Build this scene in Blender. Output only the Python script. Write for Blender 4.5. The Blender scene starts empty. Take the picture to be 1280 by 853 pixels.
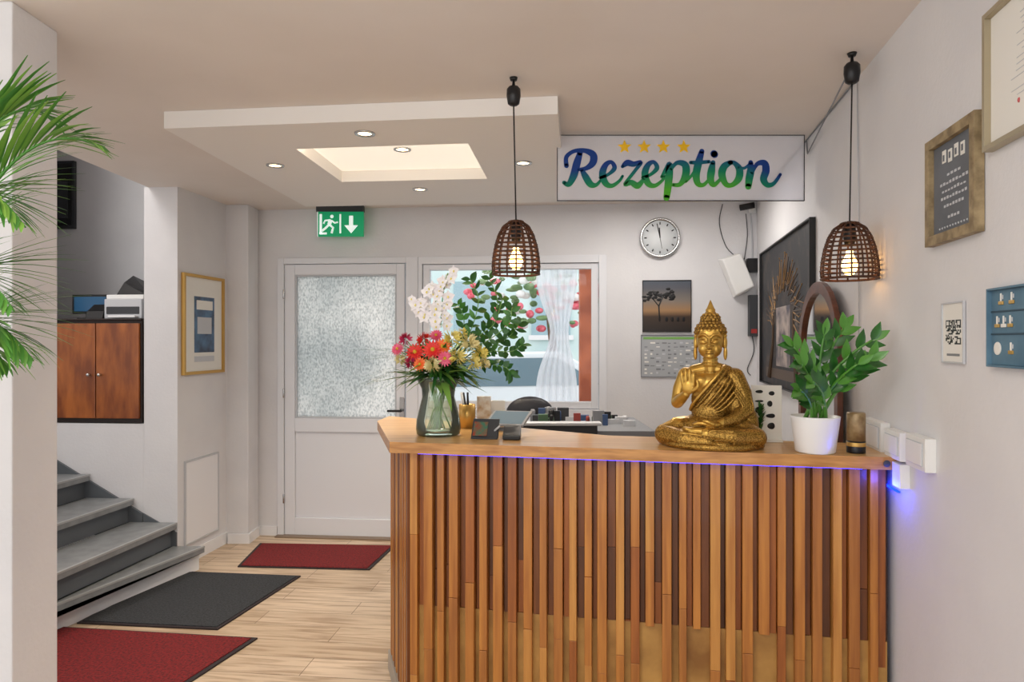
import bpy, bmesh, math, random
from mathutils import Vector, Matrix, noise
random.seed(7)
R=random.random
def U(a,b): return a+(b-a)*random.random()
FL=850.0; CH=1.48; ZC=2.48
sc=bpy.context.scene
try: sc.view_settings.view_transform='Standard'
except Exception: pass
cam=bpy.data.cameras.new('camera'); co=bpy.data.objects.new('camera',cam); sc.collection.objects.link(co)
cam.lens=FL/1280*36; cam.sensor_width=36; co.location=(0,0,CH); co.rotation_euler=(math.pi/2,0,0); sc.camera=co
cam.clip_start=.05

def W(px,py,d): return Vector(((px-640)/FL*d,d,CH+(427-py)/FL*d))
def G(px,py,z=0.0):
    d=(CH-z)*FL/(py-427); return Vector(((px-640)/FL*d,d,z))

# ---------- materials
def lin(c):
    return tuple(((x/255)/12.92 if x/255<=.04045 else ((x/255+.055)/1.055)**2.4) for x in c)+(1,)
def mat(name,c,rough=.5,metal=0,c2=None,scale=8,stretch=(1,1,1),bump=0,bscale=None,detail=4,rot=(0,0,0),spec=None,emit=None,es=0,coat=0,lo=.35,hi=.65,alpha=None,trans=0):
    m=bpy.data.materials.new(name); m.use_nodes=True; nt=m.node_tree; b=nt.nodes['Principled BSDF']
    b.inputs['Base Color'].default_value=lin(c); b.inputs['Roughness'].default_value=rough; b.inputs['Metallic'].default_value=metal
    if spec is not None: b.inputs['Specular IOR Level'].default_value=spec
    if coat: b.inputs['Coat Weight'].default_value=coat
    if emit: b.inputs['Emission Color'].default_value=lin(emit); b.inputs['Emission Strength'].default_value=es
    if c2 or bump:
        tc=nt.nodes.new('ShaderNodeTexCoord'); mp=nt.nodes.new('ShaderNodeMapping'); mp.inputs['Scale'].default_value=stretch; mp.inputs['Rotation'].default_value=rot
        nt.links.new(tc.outputs['Object'],mp.inputs[0])
        if c2:
            n=nt.nodes.new('ShaderNodeTexNoise'); n.inputs['Scale'].default_value=scale; n.inputs['Detail'].default_value=detail
            nt.links.new(mp.outputs[0],n.inputs[0]); r=nt.nodes.new('ShaderNodeValToRGB')
            r.color_ramp.elements[0].position=lo; r.color_ramp.elements[1].position=hi
            r.color_ramp.elements[0].color=lin(c); r.color_ramp.elements[1].color=lin(c2)
            nt.links.new(n.outputs['Fac'],r.inputs[0]); nt.links.new(r.outputs[0],b.inputs['Base Color'])
        if bump:
            n2=nt.nodes.new('ShaderNodeTexNoise'); n2.inputs['Scale'].default_value=bscale or scale; n2.inputs['Detail'].default_value=3
            nt.links.new(mp.outputs[0],n2.inputs[0]); bp=nt.nodes.new('ShaderNodeBump'); bp.inputs['Strength'].default_value=bump; bp.inputs['Distance'].default_value=.01
            nt.links.new(n2.outputs['Fac'],bp.inputs['Height']); nt.links.new(bp.outputs[0],b.inputs['Normal'])
    return m
def emis(name,c,s):
    m=bpy.data.materials.new(name); m.use_nodes=True; nt=m.node_tree; nt.nodes.clear()
    e=nt.nodes.new('ShaderNodeEmission'); o=nt.nodes.new('ShaderNodeOutputMaterial'); e.inputs[0].default_value=lin(c); e.inputs[1].default_value=s
    nt.links.new(e.outputs[0],o.inputs[0]); return m
def glassy(name,c,gl=.12,rough=.02,tint=(255,255,255),op=0.0):
    m=bpy.data.materials.new(name); m.use_nodes=True; nt=m.node_tree; nt.nodes.clear()
    o=nt.nodes.new('ShaderNodeOutputMaterial'); t=nt.nodes.new('ShaderNodeBsdfTransparent'); g=nt.nodes.new('ShaderNodeBsdfGlossy'); g.inputs['Roughness'].default_value=rough
    g.inputs[0].default_value=lin(c); t.inputs[0].default_value=lin(tint)
    lw=nt.nodes.new('ShaderNodeLayerWeight'); lw.inputs[0].default_value=gl
    mx=nt.nodes.new('ShaderNodeMixShader'); nt.links.new(lw.outputs['Fresnel'],mx.inputs[0]); nt.links.new(t.outputs[0],mx.inputs[1]); nt.links.new(g.outputs[0],mx.inputs[2])
    last=mx
    if op>0:
        d=nt.nodes.new('ShaderNodeBsdfDiffuse'); d.inputs[0].default_value=lin(c); m2=nt.nodes.new('ShaderNodeMixShader'); m2.inputs[0].default_value=op
        nt.links.new(mx.outputs[0],m2.inputs[1]); nt.links.new(d.outputs[0],m2.inputs[2]); last=m2
    nt.links.new(last.outputs[0],o.inputs[0]); return m

M={}
M['wall']=mat('wall_paint',(226,225,226),.85,c2=(220,219,221),scale=3,bump=.12,bscale=60)
M['ceil']=mat('ceiling_paint',(234,226,219),.9,c2=(228,219,211),scale=1.5)
M['white']=mat('white_paint',(236,236,238),.45)
M['doorw']=mat('door_white',(228,229,233),.35)
M['soff']=mat('soffit_white',(240,236,231),.8)
M['black']=mat('black_plastic',(18,18,20),.4)
M['dgrey']=mat('dark_grey',(52,54,58),.5)
M['grey']=mat('grey_plastic',(130,132,136),.5)
M['lgrey']=mat('light_grey',(196,198,202),.5)
M['pl']=mat('white_plastic',(238,238,236),.35)
M['chrome']=mat('chrome',(200,200,200),.2,1)
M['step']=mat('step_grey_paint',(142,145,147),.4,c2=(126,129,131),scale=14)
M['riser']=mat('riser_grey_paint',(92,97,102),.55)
M['goldf']=mat('gold_frame',(206,164,90),.35,.6)
M['paper']=mat('paper',(235,233,226),.8)

def floor_mat():
    m=bpy.data.materials.new('oak_laminate'); m.use_nodes=True; nt=m.node_tree; b=nt.nodes['Principled BSDF']; L=nt.links
    tc=nt.nodes.new('ShaderNodeTexCoord'); mp=nt.nodes.new('ShaderNodeMapping'); mp.inputs['Rotation'].default_value=(0,0,math.radians(6)); L.new(tc.outputs['Object'],mp.inputs[0])
    br=nt.nodes.new('ShaderNodeTexBrick'); br.offset=.37; br.inputs['Scale'].default_value=1; br.inputs['Brick Width'].default_value=1.25; br.inputs['Row Height'].default_value=.17
    br.inputs['Mortar Size'].default_value=.0018; br.inputs['Color1'].default_value=lin((220,198,172)); br.inputs['Color2'].default_value=lin((198,174,146)); br.inputs['Mortar'].default_value=lin((130,108,84))
    L.new(mp.outputs[0],br.inputs['Vector'])
    m2=nt.nodes.new('ShaderNodeMapping'); m2.inputs['Scale'].default_value=(1.2,14,1); L.new(mp.outputs[0],m2.inputs[0])
    n=nt.nodes.new('ShaderNodeTexNoise'); n.inputs['Scale'].default_value=2.2; n.inputs['Detail'].default_value=7; n.inputs['Distortion'].default_value=.6; L.new(m2.outputs[0],n.inputs[0])
    r=nt.nodes.new('ShaderNodeValToRGB'); r.color_ramp.elements[0].position=.36; r.color_ramp.elements[0].color=(.55,.47,.39,1); r.color_ramp.elements[1].position=.56; r.color_ramp.elements[1].color=(1,1,1,1); L.new(n.outputs[0],r.inputs[0])
    mx=nt.nodes.new('ShaderNodeMix'); mx.data_type='RGBA'; mx.blend_type='MULTIPLY'; mx.inputs['Factor'].default_value=.75
    L.new(br.outputs[0],mx.inputs[6]); L.new(r.outputs[0],mx.inputs[7]); L.new(mx.outputs[2],b.inputs['Base Color']); b.inputs['Roughness'].default_value=.42
    return m
M['floor']=floor_mat()
def frosted():
    m=bpy.data.materials.new('frosted_glass'); m.use_nodes=True; nt=m.node_tree; nt.nodes.clear(); L=nt.links
    o=nt.nodes.new('ShaderNodeOutputMaterial'); tc=nt.nodes.new('ShaderNodeTexCoord'); mp=nt.nodes.new('ShaderNodeMapping'); mp.inputs['Scale'].default_value=(1,1,.6); L.new(tc.outputs['Object'],mp.inputs[0])
    n=nt.nodes.new('ShaderNodeTexNoise'); n.inputs['Scale'].default_value=85; n.inputs['Detail'].default_value=2; L.new(mp.outputs[0],n.inputs[0])
    r=nt.nodes.new('ShaderNodeValToRGB'); r.color_ramp.elements[0].position=.36; r.color_ramp.elements[0].color=lin((206,206,204)); r.color_ramp.elements[1].position=.58; r.color_ramp.elements[1].color=lin((255,252,248)); L.new(n.outputs[0],r.inputs[0])
    sp=nt.nodes.new('ShaderNodeTexNoise'); sp.inputs['Scale'].default_value=1.6; L.new(tc.outputs['Object'],sp.inputs[0])
    r3=nt.nodes.new('ShaderNodeValToRGB'); r3.color_ramp.elements[0].position=.35; r3.color_ramp.elements[0].color=lin((224,228,230)); r3.color_ramp.elements[1].position=.6; r3.color_ramp.elements[1].color=(1,1,1,1); L.new(sp.outputs[0],r3.inputs[0])
    mu=nt.nodes.new('ShaderNodeMix'); mu.data_type='RGBA'; mu.blend_type='MULTIPLY'; mu.inputs['Factor'].default_value=1; L.new(r.outputs[0],mu.inputs[6]); L.new(r3.outputs[0],mu.inputs[7])
    t=nt.nodes.new('ShaderNodeBsdfTranslucent'); L.new(mu.outputs[2],t.inputs[0])
    g=nt.nodes.new('ShaderNodeBsdfGlossy'); g.inputs['Roughness'].default_value=.25
    bp=nt.nodes.new('ShaderNodeBump'); bp.inputs['Strength'].default_value=.6; bp.inputs['Distance'].default_value=.01; L.new(n.outputs[0],bp.inputs['Height']); L.new(bp.outputs[0],g.inputs['Normal'])
    mx=nt.nodes.new('ShaderNodeMixShader'); mx.inputs[0].default_value=.06; L.new(t.outputs[0],mx.inputs[1]); L.new(g.outputs[0],mx.inputs[2]); L.new(mx.outputs[0],o.inputs[0]); return m
M['frost']=frosted()

# ---------- mesh builder
class MB:
    def __init__(s,name): s.name=name; s.v=[]; s.f=[]; s.mi=[]; s.sm=[]; s.mats=[]
    def m(s,mt):
        if mt not in s.mats: s.mats.append(mt)
        return s.mats.index(mt)
    def add(s,vs,fs,mt,smooth=False):
        o=len(s.v); s.v+= [tuple(x) for x in vs]; k=s.m(mt)
        for f in fs: s.f.append(tuple(i+o for i in f)); s.mi.append(k); s.sm.append(smooth)
    def prism(s,poly,z0,z1,mt):
        n=len(poly); vs=[(p[0],p[1],z0) for p in poly]+[(p[0],p[1],z1) for p in poly]
        fs=[tuple(range(n))[::-1],tuple(range(n,2*n))]+[(i,(i+1)%n,n+(i+1)%n,n+i) for i in range(n)]
        s.add(vs,fs,mt)
    def box(s,x0,x1,y0,y1,z0,z1,mt): s.prism([(x0,y0),(x1,y0),(x1,y1),(x0,y1)],z0,z1,mt)
    def fb(s,F,s0,s1,z0,z1,t0,t1,mt):
        ps=[F.pt(s0,0,t0),F.pt(s1,0,t0),F.pt(s1,0,t1),F.pt(s0,0,t1)]
        s.prism(ps,z0,z1,mt)
    def hull8(s,a,b,mt):
        s.add(list(a)+list(b),[(3,2,1,0),(4,5,6,7),(0,1,5,4),(1,2,6,5),(2,3,7,6),(3,0,4,7)],mt)
    def tube(s,pts,rads,mt,seg=8,smooth=True,flat=None):
        pts=[Vector(p) for p in pts]; n=len(pts)
        if not hasattr(rads,'__len__'): rads=[rads]*n
        vs=[];ref=None
        for i,p in enumerate(pts):
            d=(pts[min(i+1,n-1)]-pts[max(i-1,0)]); d=d.normalized() if d.length>1e-9 else Vector((0,0,1))
            if ref is None:
                ref=Vector((0,0,1)) if abs(d.z)<.9 else Vector((1,0,0))
            a=(ref-d*ref.dot(d)); a=a.normalized() if a.length>1e-6 else d.orthogonal().normalized(); ref=a; b=d.cross(a)
            for k in range(seg):
                t=2*math.pi*k/seg; vs.append(p+(a*math.cos(t)+b*math.sin(t))*rads[i])
        fs=[(i*seg+k,i*seg+(k+1)%seg,(i+1)*seg+(k+1)%seg,(i+1)*seg+k) for i in range(n-1) for k in range(seg)]
        fs+=[tuple(range(seg))[::-1],tuple((n-1)*seg+k for k in range(seg))]
        s.add(vs,fs,mt,smooth)
    def ell(s,c,r,mt,seg=16,rings=10,rot=None):
        c=Vector(c); r=(r,r,r) if not hasattr(r,'__len__') else r
        vs=[Vector((0,0,-r[2]))]
        for j in range(1,rings):
            ph=-math.pi/2+math.pi*j/rings
            for k in range(seg):
                t=2*math.pi*k/seg; vs.append(Vector((r[0]*math.cos(ph)*math.cos(t),r[1]*math.cos(ph)*math.sin(t),r[2]*math.sin(ph))))
        vs.append(Vector((0,0,r[2])))
        if rot: vs=[rot@v for v in vs]
        vs=[v+c for v in vs]; fs=[]
        for k in range(seg): fs.append((0,1+(k+1)%seg,1+k))
        for j in range(rings-2):
            for k in range(seg): a=1+j*seg; fs.append((a+k,a+(k+1)%seg,a+seg+(k+1)%seg,a+seg+k))
        a=1+(rings-2)*seg; L=len(vs)-1
        for k in range(seg): fs.append((a+k,a+(k+1)%seg,L))
        s.add(vs,fs,mt,True)
    def lathe(s,c,prof,mt,seg=32,axis=None,smooth=True):
        c=Vector(c); q=Vector((0,0,1)).rotation_difference(Vector(axis).normalized()) if axis else None
        vs=[]
        for r,z in prof:
            for k in range(seg):
                t=2*math.pi*k/seg; v=Vector((r*math.cos(t),r*math.sin(t),z)); vs.append(c+(q@v if q else v))
        n=len(prof); fs=[(i*seg+k,i*seg+(k+1)%seg,(i+1)*seg+(k+1)%seg,(i+1)*seg+k) for i in range(n-1) for k in range(seg)]
        if prof[0][0]>1e-5: fs.append(tuple(range(seg))[::-1])
        if prof[-1][0]>1e-5: fs.append(tuple((n-1)*seg+k for k in range(seg)))
        s.add(vs,fs,mt,smooth)
    def leaf(s,p,d,up,L,w,mt,droop=.3,n=6,fold=.25,shape=1.0):
        p=Vector(p); d=Vector(d).normalized(); up=Vector(up); side=d.cross(up)
        side=side.normalized() if side.length>1e-5 else d.orthogonal().normalized(); nn=side.cross(d).normalized()
        vs=[]
        for i in range(n+1):
            t=i/n; ww=w*.5*math.sin(math.pi*min(1,(t**shape)*.96+.04)) ; c=p+d*(L*t)-nn*(droop*L*t*t)
            if i==n: ww=0.0008
            vs+=[c-side*ww+nn*(fold*ww),c,c+side*ww+nn*(fold*ww)]
        fs=[]
        for i in range(n):
            a=i*3; fs+=[(a,a+1,a+4,a+3),(a+1,a+2,a+5,a+4)]
        s.add(vs,fs,mt,True)
    def done(s,bevel=0,recalc=True,mods=None):
        me=bpy.data.meshes.new(s.name); me.from_pydata(s.v,[],s.f)
        for mt in s.mats: me.materials.append(mt)
        me.polygons.foreach_set('material_index',s.mi); me.polygons.foreach_set('use_smooth',s.sm)
        if recalc:
            bm=bmesh.new(); bm.from_mesh(me); bmesh.ops.recalc_face_normals(bm,faces=bm.faces); bm.to_mesh(me); bm.free()
        me.update(); o=bpy.data.objects.new(s.name,me); sc.collection.objects.link(o)
        if bevel:
            b=o.modifiers.new('bevel','BEVEL'); b.width=bevel; b.segments=2; b.limit_method='ANGLE'; b.angle_limit=math.radians(50)
        return o
class Fr:
    def __init__(s,o,u,n): s.o=Vector((o[0],o[1],0)); s.u=Vector((u[0],u[1],0)).normalized(); s.n=Vector((n[0],n[1],0)).normalized()
    def pt(s,a,z,t): v=s.o+s.u*a+s.n*t; v.z=z; return v
    def hit(s,px,py,t=0):
        r=Vector(((px-640)/FL,1,0)); d=((s.o+s.n*t).dot(s.n))/(r.dot(s.n)); P=r*d
        return (P-s.o).dot(s.u), CH+(427-py)/FL*d, d
BK=Fr((0,5.018),(1,-.09),(-.09,-1))
RT=Fr((.82,0),(.191,1),(-1,.191))
LF=Fr((-2.167,4.405),(.057,.475),(.475,-.057))
CT=Fr((-.447,2.48),(1.677,-.34),(-.34,-1.677))
def wallx(d): return .82+.191*d

# ---------- shell
b=MB('floor'); b.prism([(-4.1,-1),(wallx(-1)+.1,-1),(wallx(5)+.1,5.4),(-4.1,5.6)],-.06,0,M['floor']); b.done()
b=MB('ceiling'); b.prism([(-2.40,1.9),(-4.1,1.9),(-4.1,-1),(wallx(-1)+.1,-1),(wallx(5.2)+.1,5.2),(-2.35,5.4)],ZC,ZC+.12,M['ceil']); b.done()
b=MB('ceiling_stairwell'); b.box(-4.1,-2.3,1.9,5.7,3.6,3.7,M['ceil']); b.box(-2.40,-2.34,1.9,5.3,ZC+.125,3.595,M['wall']); b.done()
b=MB('wall_right'); b.prism([(wallx(-1),-1),(wallx(-1)+.15,-1),(wallx(5.0)+.15,5.0),(wallx(4.86),4.86)],0,ZC,M['wall']); b.done()
b=MB('wall_left'); b.prism([(-4.1,1.9),(-3.95,1.9),(-3.95,5.6),(-4.1,5.6)],0,3.6,M['wall']); b.done()
s0,zt,_=BK.hit(348,322); s0=BK.hit(348,500)[0]; s1=BK.hit(513,500)[0]; s2=BK.hit(521,500)[0]; s3=BK.hit(758,500)[0]
zt=BK.hit(430,323)[1]; zw=.92
b=MB('wall_back'); sR=BK.hit(946,400)[0]; sL=-4.1
b.fb(BK,sL,-2.3,0,3.6,-.2,0,M['wall']); b.fb(BK,-2.3,s0,0,ZC,-.2,0,M['wall']); b.fb(BK,s0,s3,zt,ZC,-.2,0,M['wall']); b.fb(BK,s3,sR+.1,0,ZC,-.2,0,M['wall']); b.fb(BK,s1+.062,s3,0,zw,-.2,0,M['wall'])
b.done()
b=MB('wall_pier'); b.prism([(-2.167,4.405),(-2.395,4.426),(-2.36,5.235),(-2.02,5.205),(-2.07,4.99),(-2.097,4.985)],0,ZC,M['wall']); b.done()
b=MB('wall_column'); b.prism([(-2.09,4.985),(-1.93,4.975),(-1.93,5.18),(-2.06,5.20)],0,ZC,M['wall']); b.done(bevel=.006)
b=MB('wall_stair'); b.prism([(-3.94,4.56),(-2.396,4.426),(-2.396,4.53),(-3.94,4.66)],0,.94,M['wall'])
b.prism([(-3.94,4.56),(-3.07,4.485),(-3.07,4.585),(-3.94,4.66)],.94,3.6,M['wall']); b.done()
b=MB('wall_front_pillar'); b.box(-2.2,-1.47,2.0,2.2,0,ZC,M['wall']); b.done(bevel=.004)

b=MB('baseboard_back'); b.fb(BK,BK.hit(324,500)[0],s0-.005,0,.07,0,.015,M['white']); b.done()
b=MB('baseboard_left'); b.fb(LF,0,.6,0,.08,0,.014,M['white']); b.done()
b=MB('baseboard_column'); b.prism([(-2.075,4.96),(-1.915,4.96),(-1.915,5.16),(-1.93,5.16),(-1.93,4.974),(-2.075,4.974)],0,.07,M['white']); b.done()
b=MB('access_panel'); a0=LF.hit(231,600)[0]; a1=LF.hit(271,600)[0]; zb=LF.hit(250,672)[1]; zp=LF.hit(250,574)[1]
b.fb(LF,a0,a1,zb,zp,.001,.008,M['white']); b.fb(LF,a0-.012,a0,zb-.012,zp+.012,.001,.012,M['lgrey']); b.fb(LF,a1,a1+.012,zb-.012,zp+.012,.001,.012,M['lgrey']); b.fb(LF,a0,a1,zp,zp+.012,.001,.012,M['lgrey']); b.fb(LF,a0,a1,zb-.012,zb,.001,.012,M['lgrey']); b.done()

# ceiling soffit with recess
zs=2.405
O=[(-1.515,2.96),(.186,2.77),(.36,4.52),(-1.42,4.68)]; I=[(-1.04,3.276),(-.206,3.183),(-.141,3.873),(-.99,3.951)]
b=MB('ceiling_soffit')
for i in range(4):
    j=(i+1)%4; b.prism([O[i],O[j],I[j],I[i]],zs,ZC-.001,M['soff'])
b.done()
b=MB('added_recess_glow_sheet')
pm=mat('recess_glow',(245,240,232),.6,emit=(255,240,218),es=.6)  # emissive sheet added to make the recess ceiling look bright
b.prism([(x+(-.615-x)*.01,y+(3.58-y)*.01) for x,y in I],ZC-.012,ZC-.002,pm); b.done()
b=MB('recess_led_strip')
led=emis('recess_led',(255,238,212),10)
d0=Vector((I[0][0],I[0][1],0)); d1=Vector((I[1][0],I[1][1],0)); uu=(d1-d0).normalized(); nn=Vector((-uu.y,uu.x,0))
p=[d0+uu*.03+nn*.004,d1-uu*.03+nn*.004,d1-uu*.03+nn*.016,d0+uu*.03+nn*.016]; b.prism(p,2.425,2.45,led); b.done()
spotm=emis('spot_bulb',(255,222,170),9)
for (px,py,z) in [(456,167,zs),(344,207,zs),(525,237,zs),(654,204,zs),(503,187,ZC-.012)]:
    d=(z-CH)*FL/(427-py)
    X=(px-640)/FL*d
    b=MB('ceiling_downlight'); b.lathe((X,d,z),[(.0,-.002),(.030,-.002),(.031,-.001)],spotm,24); b.lathe((X,d,z),[(.031,-.001),(.033,-.006),(.045,-.006),(.047,-.0005)],M['chrome'],24); b.done()
    L=bpy.data.lights.new('downlight_beam','SPOT'); L.energy=27; L.color=(1,.87,.71); L.spot_size=math.radians(110); L.spot_blend=.8; L.shadow_soft_size=.03
    lo=bpy.data.objects.new('downlight_beam',L); lo.location=(X,d,z-.02); sc.collection.objects.link(lo)

# ---------- door
fm=M['doorw']
b=MB('door_1'); e=.012
b.fb(BK,s0,s0+.05,0,zt,-.08,.02,fm); b.fb(BK,s1-.03,s1+.06,0,zt,-.08,.02,fm); b.fb(BK,s0+.05,s1-.03,zt-.045,zt,-.08,.02,fm)
def H(px): return BK.hit(px,500)[0]
def Z(py,px=430): return BK.hit(px,py)[1]
la,lb=s0+.054,H(511)-.0; ga,gb=H(369),H(496); gz1,gz0=Z(344),Z(524)
zt2=zt-.049
b.fb(BK,la,ga,.01,zt2,-.05,.01,fm); b.fb(BK,gb,lb-.03,.01,zt2,-.05,.01,fm); b.fb(BK,ga,gb,gz1,zt2,-.05,.01,fm); b.fb(BK,ga,gb,Z(541),gz0,-.05,.01,fm); b.fb(BK,ga,gb,.01,.14,-.05,.01,fm)
b.fb(BK,ga,gb,.14,Z(541),-.04,-.006,fm)
for (x0,x1,y0,y1) in [(ga,ga+.012,gz0,gz1),(gb-.012,gb,gz0,gz1),(ga,gb,gz1-.012,gz1),(ga,gb,gz0,gz0+.012)]: b.fb(BK,x0,x1,y0,y1,-.05,.004,M['lgrey'])
b.fb(BK,ga,gb,gz0,gz1,-.03,-.022,M['frost'])
hs=H(503); hz=Z(513)
b.fb(BK,hs-.018,hs+.018,hz-.1,hz+.1,.01,.016,M['chrome']); b.tube([BK.pt(hs,hz,.01),BK.pt(hs,hz,.06)],.009,M['black']); b.tube([BK.pt(hs,hz,.058),BK.pt(hs-.10,hz,.062)],.009,M['black'])
for hz2 in (.25,1.05,1.8): b.tube([BK.pt(s0+.05,hz2,.02),BK.pt(s0+.05,hz2+.07,.02)],.008,M['chrome'])
b.fb(BK,s0,s1,0,.012,.0,.07,mat('sill_metal',(150,130,110),.4,.6))
b.done(bevel=.003)
# ---------- window
b=MB('window_1'); wa,wb=s1+.062,s3
b.fb(BK,wb-.055,wb,zw,zt,-.08,.02,fm); b.fb(BK,wa,wb-.055,zt-.055,zt,-.08,.02,fm); b.fb(BK,wa,wb-.055,zw,zw+.06,-.08,.02,fm); b.fb(BK,wa,wa+.03,zw+.06,zt-.055,-.08,.02,fm)
i0,i1=wa+.034,wb-.059; z0,z1=zw+.064,zt-.059
b.fb(BK,i0,i0+.05,z0,z1,-.06,.0,fm); b.fb(BK,i1-.05,i1,z0,z1,-.06,.0,fm); b.fb(BK,i0+.05,i1-.05,z1-.04,z1,-.06,.0,fm); b.fb(BK,i0+.05,i1-.05,z0,z0+.05,-.06,.0,fm)
b.fb(BK,i0+.05,i1-.05,z0+.05,z1-.04,-.035,-.03,glassy('window_glass',(230,240,245),.15,.01))
b.done(bevel=.003)
cm=bpy.data.materials.new('sheer_curtain'); cm.use_nodes=True; nt=cm.node_tree; nt.nodes.clear()
o_=nt.nodes.new('ShaderNodeOutputMaterial'); t_=nt.nodes.new('ShaderNodeBsdfTranslucent'); t_.inputs[0].default_value=(.90,.93,.97,1); d_=nt.nodes.new('ShaderNodeBsdfDiffuse'); d_.inputs[0].default_value=(.9,.91,.94,1); tr=nt.nodes.new('ShaderNodeBsdfTransparent')
a_=nt.nodes.new('ShaderNodeMixShader'); a_.inputs[0].default_value=.4; c_=nt.nodes.new('ShaderNodeMixShader'); c_.inputs[0].default_value=.22
nt.links.new(t_.outputs[0],a_.inputs[1]); nt.links.new(d_.outputs[0],a_.inputs[2]); nt.links.new(a_.outputs[0],c_.inputs[1]); nt.links.new(tr.outputs[0],c_.inputs[2]); nt.links.new(c_.outputs[0],o_.inputs[0])
b=MB('sheer_curtain'); ctop=z1; N=60; Mz=24
for (cA,cB,kn,kw,kz) in [(H(668),H(722),H(700),.08,.42)]:
    vs=[];fs=[]
    for j in range(Mz+1):
        tz=j/Mz; z=ctop-tz*1.2
        q=math.exp(-((tz-kz)/.2)**2)
        for i in range(N+1):
            x=i/N; sx=cA+(cB-cA)*x; sx=sx*(1-q*.75)+(kn+(x-.5)*kw)*q*.75
            vs.append(BK.pt(sx,z,-.12+.016*math.sin(x*38+tz*2)))
    for j in range(Mz):
        for i in range(N): a=j*(N+1)+i; fs.append((a,a+1,a+N+2,a+N+1))
    b.add(vs,fs,cm,True)
b.tube([BK.pt(H(600),ctop-.005,-.12),BK.pt(H(735),ctop-.005,-.12)],.006,M['white'])
b.done(recalc=False)

# ---------- exterior
b=MB('street_ground'); b.box(-14,14,5.6,30,-.25,-.1,mat('paving',(206,208,204),.9,c2=(184,188,186),scale=2)); b.done()
b=MB('neighbour_building'); fac=mat('facade_pale',(214,232,230),.8,c2=(194,218,220),scale=1.2)
b.box(-7,9,14,15,-.1,3.4,fac); fw=mat('facade_window',(160,188,198),.2)
for i in range(9):
    x=-6+i*1.6; b.box(x,x+.8,13.95,14,1.6,2.7,fw); b.box(x-.06,x+.86,13.93,13.97,1.5,1.6,M['white'])
b.done()
gm=mat('foliage_out',(132,160,108),.8,c2=(86,120,74),scale=9)
redm=mat('red_flowers',(206,62,74),.6,c2=(232,124,140),scale=20)
b=MB('flower_hedge')
for i in range(60):
    b.ell((U(-.6,2.6),U(9.3,10.0),U(-.1,.8)),(U(.12,.28),U(.12,.28),U(.12,.26)),gm,8,6)
for i in range(110): b.ell((U(-.6,2.6),9.2,U(.3,1.05)),U(.02,.05),redm,6,5)
b.done()
b=MB('blossom_tree'); bk=mat('bark_out',(120,96,80),.9); b.tube([(.65,11.2,-.1),(.7,11.2,1.2),(.6,11.2,2.0)],[.09,.07,.05],bk,8)
for i in range(150):
    a=U(0,6.28); r=U(0,1.0)**.6; b.ell((.55+math.cos(a)*r*1.3,11.2+U(-.3,.3),2.25+math.sin(a)*r*.6),(U(.05,.11),.06,U(.03,.07)),[gm,redm,M['pl'],gm,redm][i%5],8,6)
b.done()
b=MB('timber_post'); q=W(731,420,6.3); b.box(q.x-.05,q.x+.06,6.25,6.36,-.1,2.9,mat('post_orange',(190,106,70),.7,c2=(150,76,48),scale=5)); b.done()
b=MB('parked_car'); carm=mat('car_paint',(232,240,244),.2); p0=W(620,480,9.0)
prof=[(-2,.25),(-2.05,.6),(-1.9,.8),(-1.1,.9),(-.6,1.32),(.8,1.35),(1.5,.95),(2.0,.85),(2.1,.5),(2.05,.25)]
vs=[(p0.x+x,8.2,z) for x,z in prof]+[(p0.x+x,9.0,z) for x,z in prof]; n=len(prof)
b.add(vs,[tuple(range(n)),tuple(range(n,2*n))[::-1]]+[(i,(i+1)%n,n+(i+1)%n,n+i) for i in range(n)],carm)
b.add([(p0.x-1.0,8.19,.92),(p0.x-.58,8.19,1.26),(p0.x+.75,8.19,1.28),(p0.x+1.3,8.19,.95)],[(0,1,2,3)],mat('car_glass',(110,134,146),.1))
for wx in (-1.25,1.25): b.lathe((p0.x+wx,8.15,.22),[(0.0,0),(.32,0),(.32,.2),(0,.2)],M['black'],20,axis=(0,1,0))
b.done(bevel=.02)

# ---------- stairs
b=MB('staircase')
ends=[((-1.99,4.40),(-2.29,3.45)),((-2.17,4.40),(-2.31,3.40)),((-2.46,4.42),(-2.60,3.40)),((-2.76,4.445),(-2.88,3.40)),((-3.06,4.47),(-3.16,3.40)),((-3.36,4.50),(-3.44,3.40)),((-3.66,4.52),(-3.74,3.40))]
ends=[(a,(a[0]+(c[0]-a[0])*(a[1]-2.6)/(a[1]-c[1]),2.6)) for a,c in ends]
rz=.152; nosm=mat('nosing_grey',(168,170,171),.4)
for i,(a,c) in enumerate(ends):
    z=rz*(i+1)
    n2=ends[i+1] if i+1<len(ends) else ((-3.91,4.54),(-3.91,2.6))
    b.prism([a,(n2[0][0]-.02,n2[0][1]),(n2[1][0]-.02,n2[1][1]),c],z-.04,z,M['step'])
    b.prism([(a[0]+.003,a[1]),(a[0]-.012,a[1]),(c[0]-.012,c[1]),(c[0]+.003,c[1])],z-.010,z+.0015,nosm)
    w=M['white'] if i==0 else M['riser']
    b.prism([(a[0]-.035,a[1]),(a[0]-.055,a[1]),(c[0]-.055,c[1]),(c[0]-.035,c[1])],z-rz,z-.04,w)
b.done()
b=MB('baseboard_stair')
SF=Fr((-2.396,4.426),(-1.544,.134),(-.134,-1.544))
vs=[SF.pt(0,.36,.002),SF.pt(.85,.84,.002),SF.pt(.85,.30,.002),SF.pt(0,.16,.002)]; v2=[SF.pt(0,.36,.018),SF.pt(.85,.84,.018),SF.pt(.85,.30,.018),SF.pt(0,.16,.018)]
b.hull8(vs,v2,M['riser'])
PF=Fr((-2.167,4.405),(-.228,.021),(-.021,-.228))
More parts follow.
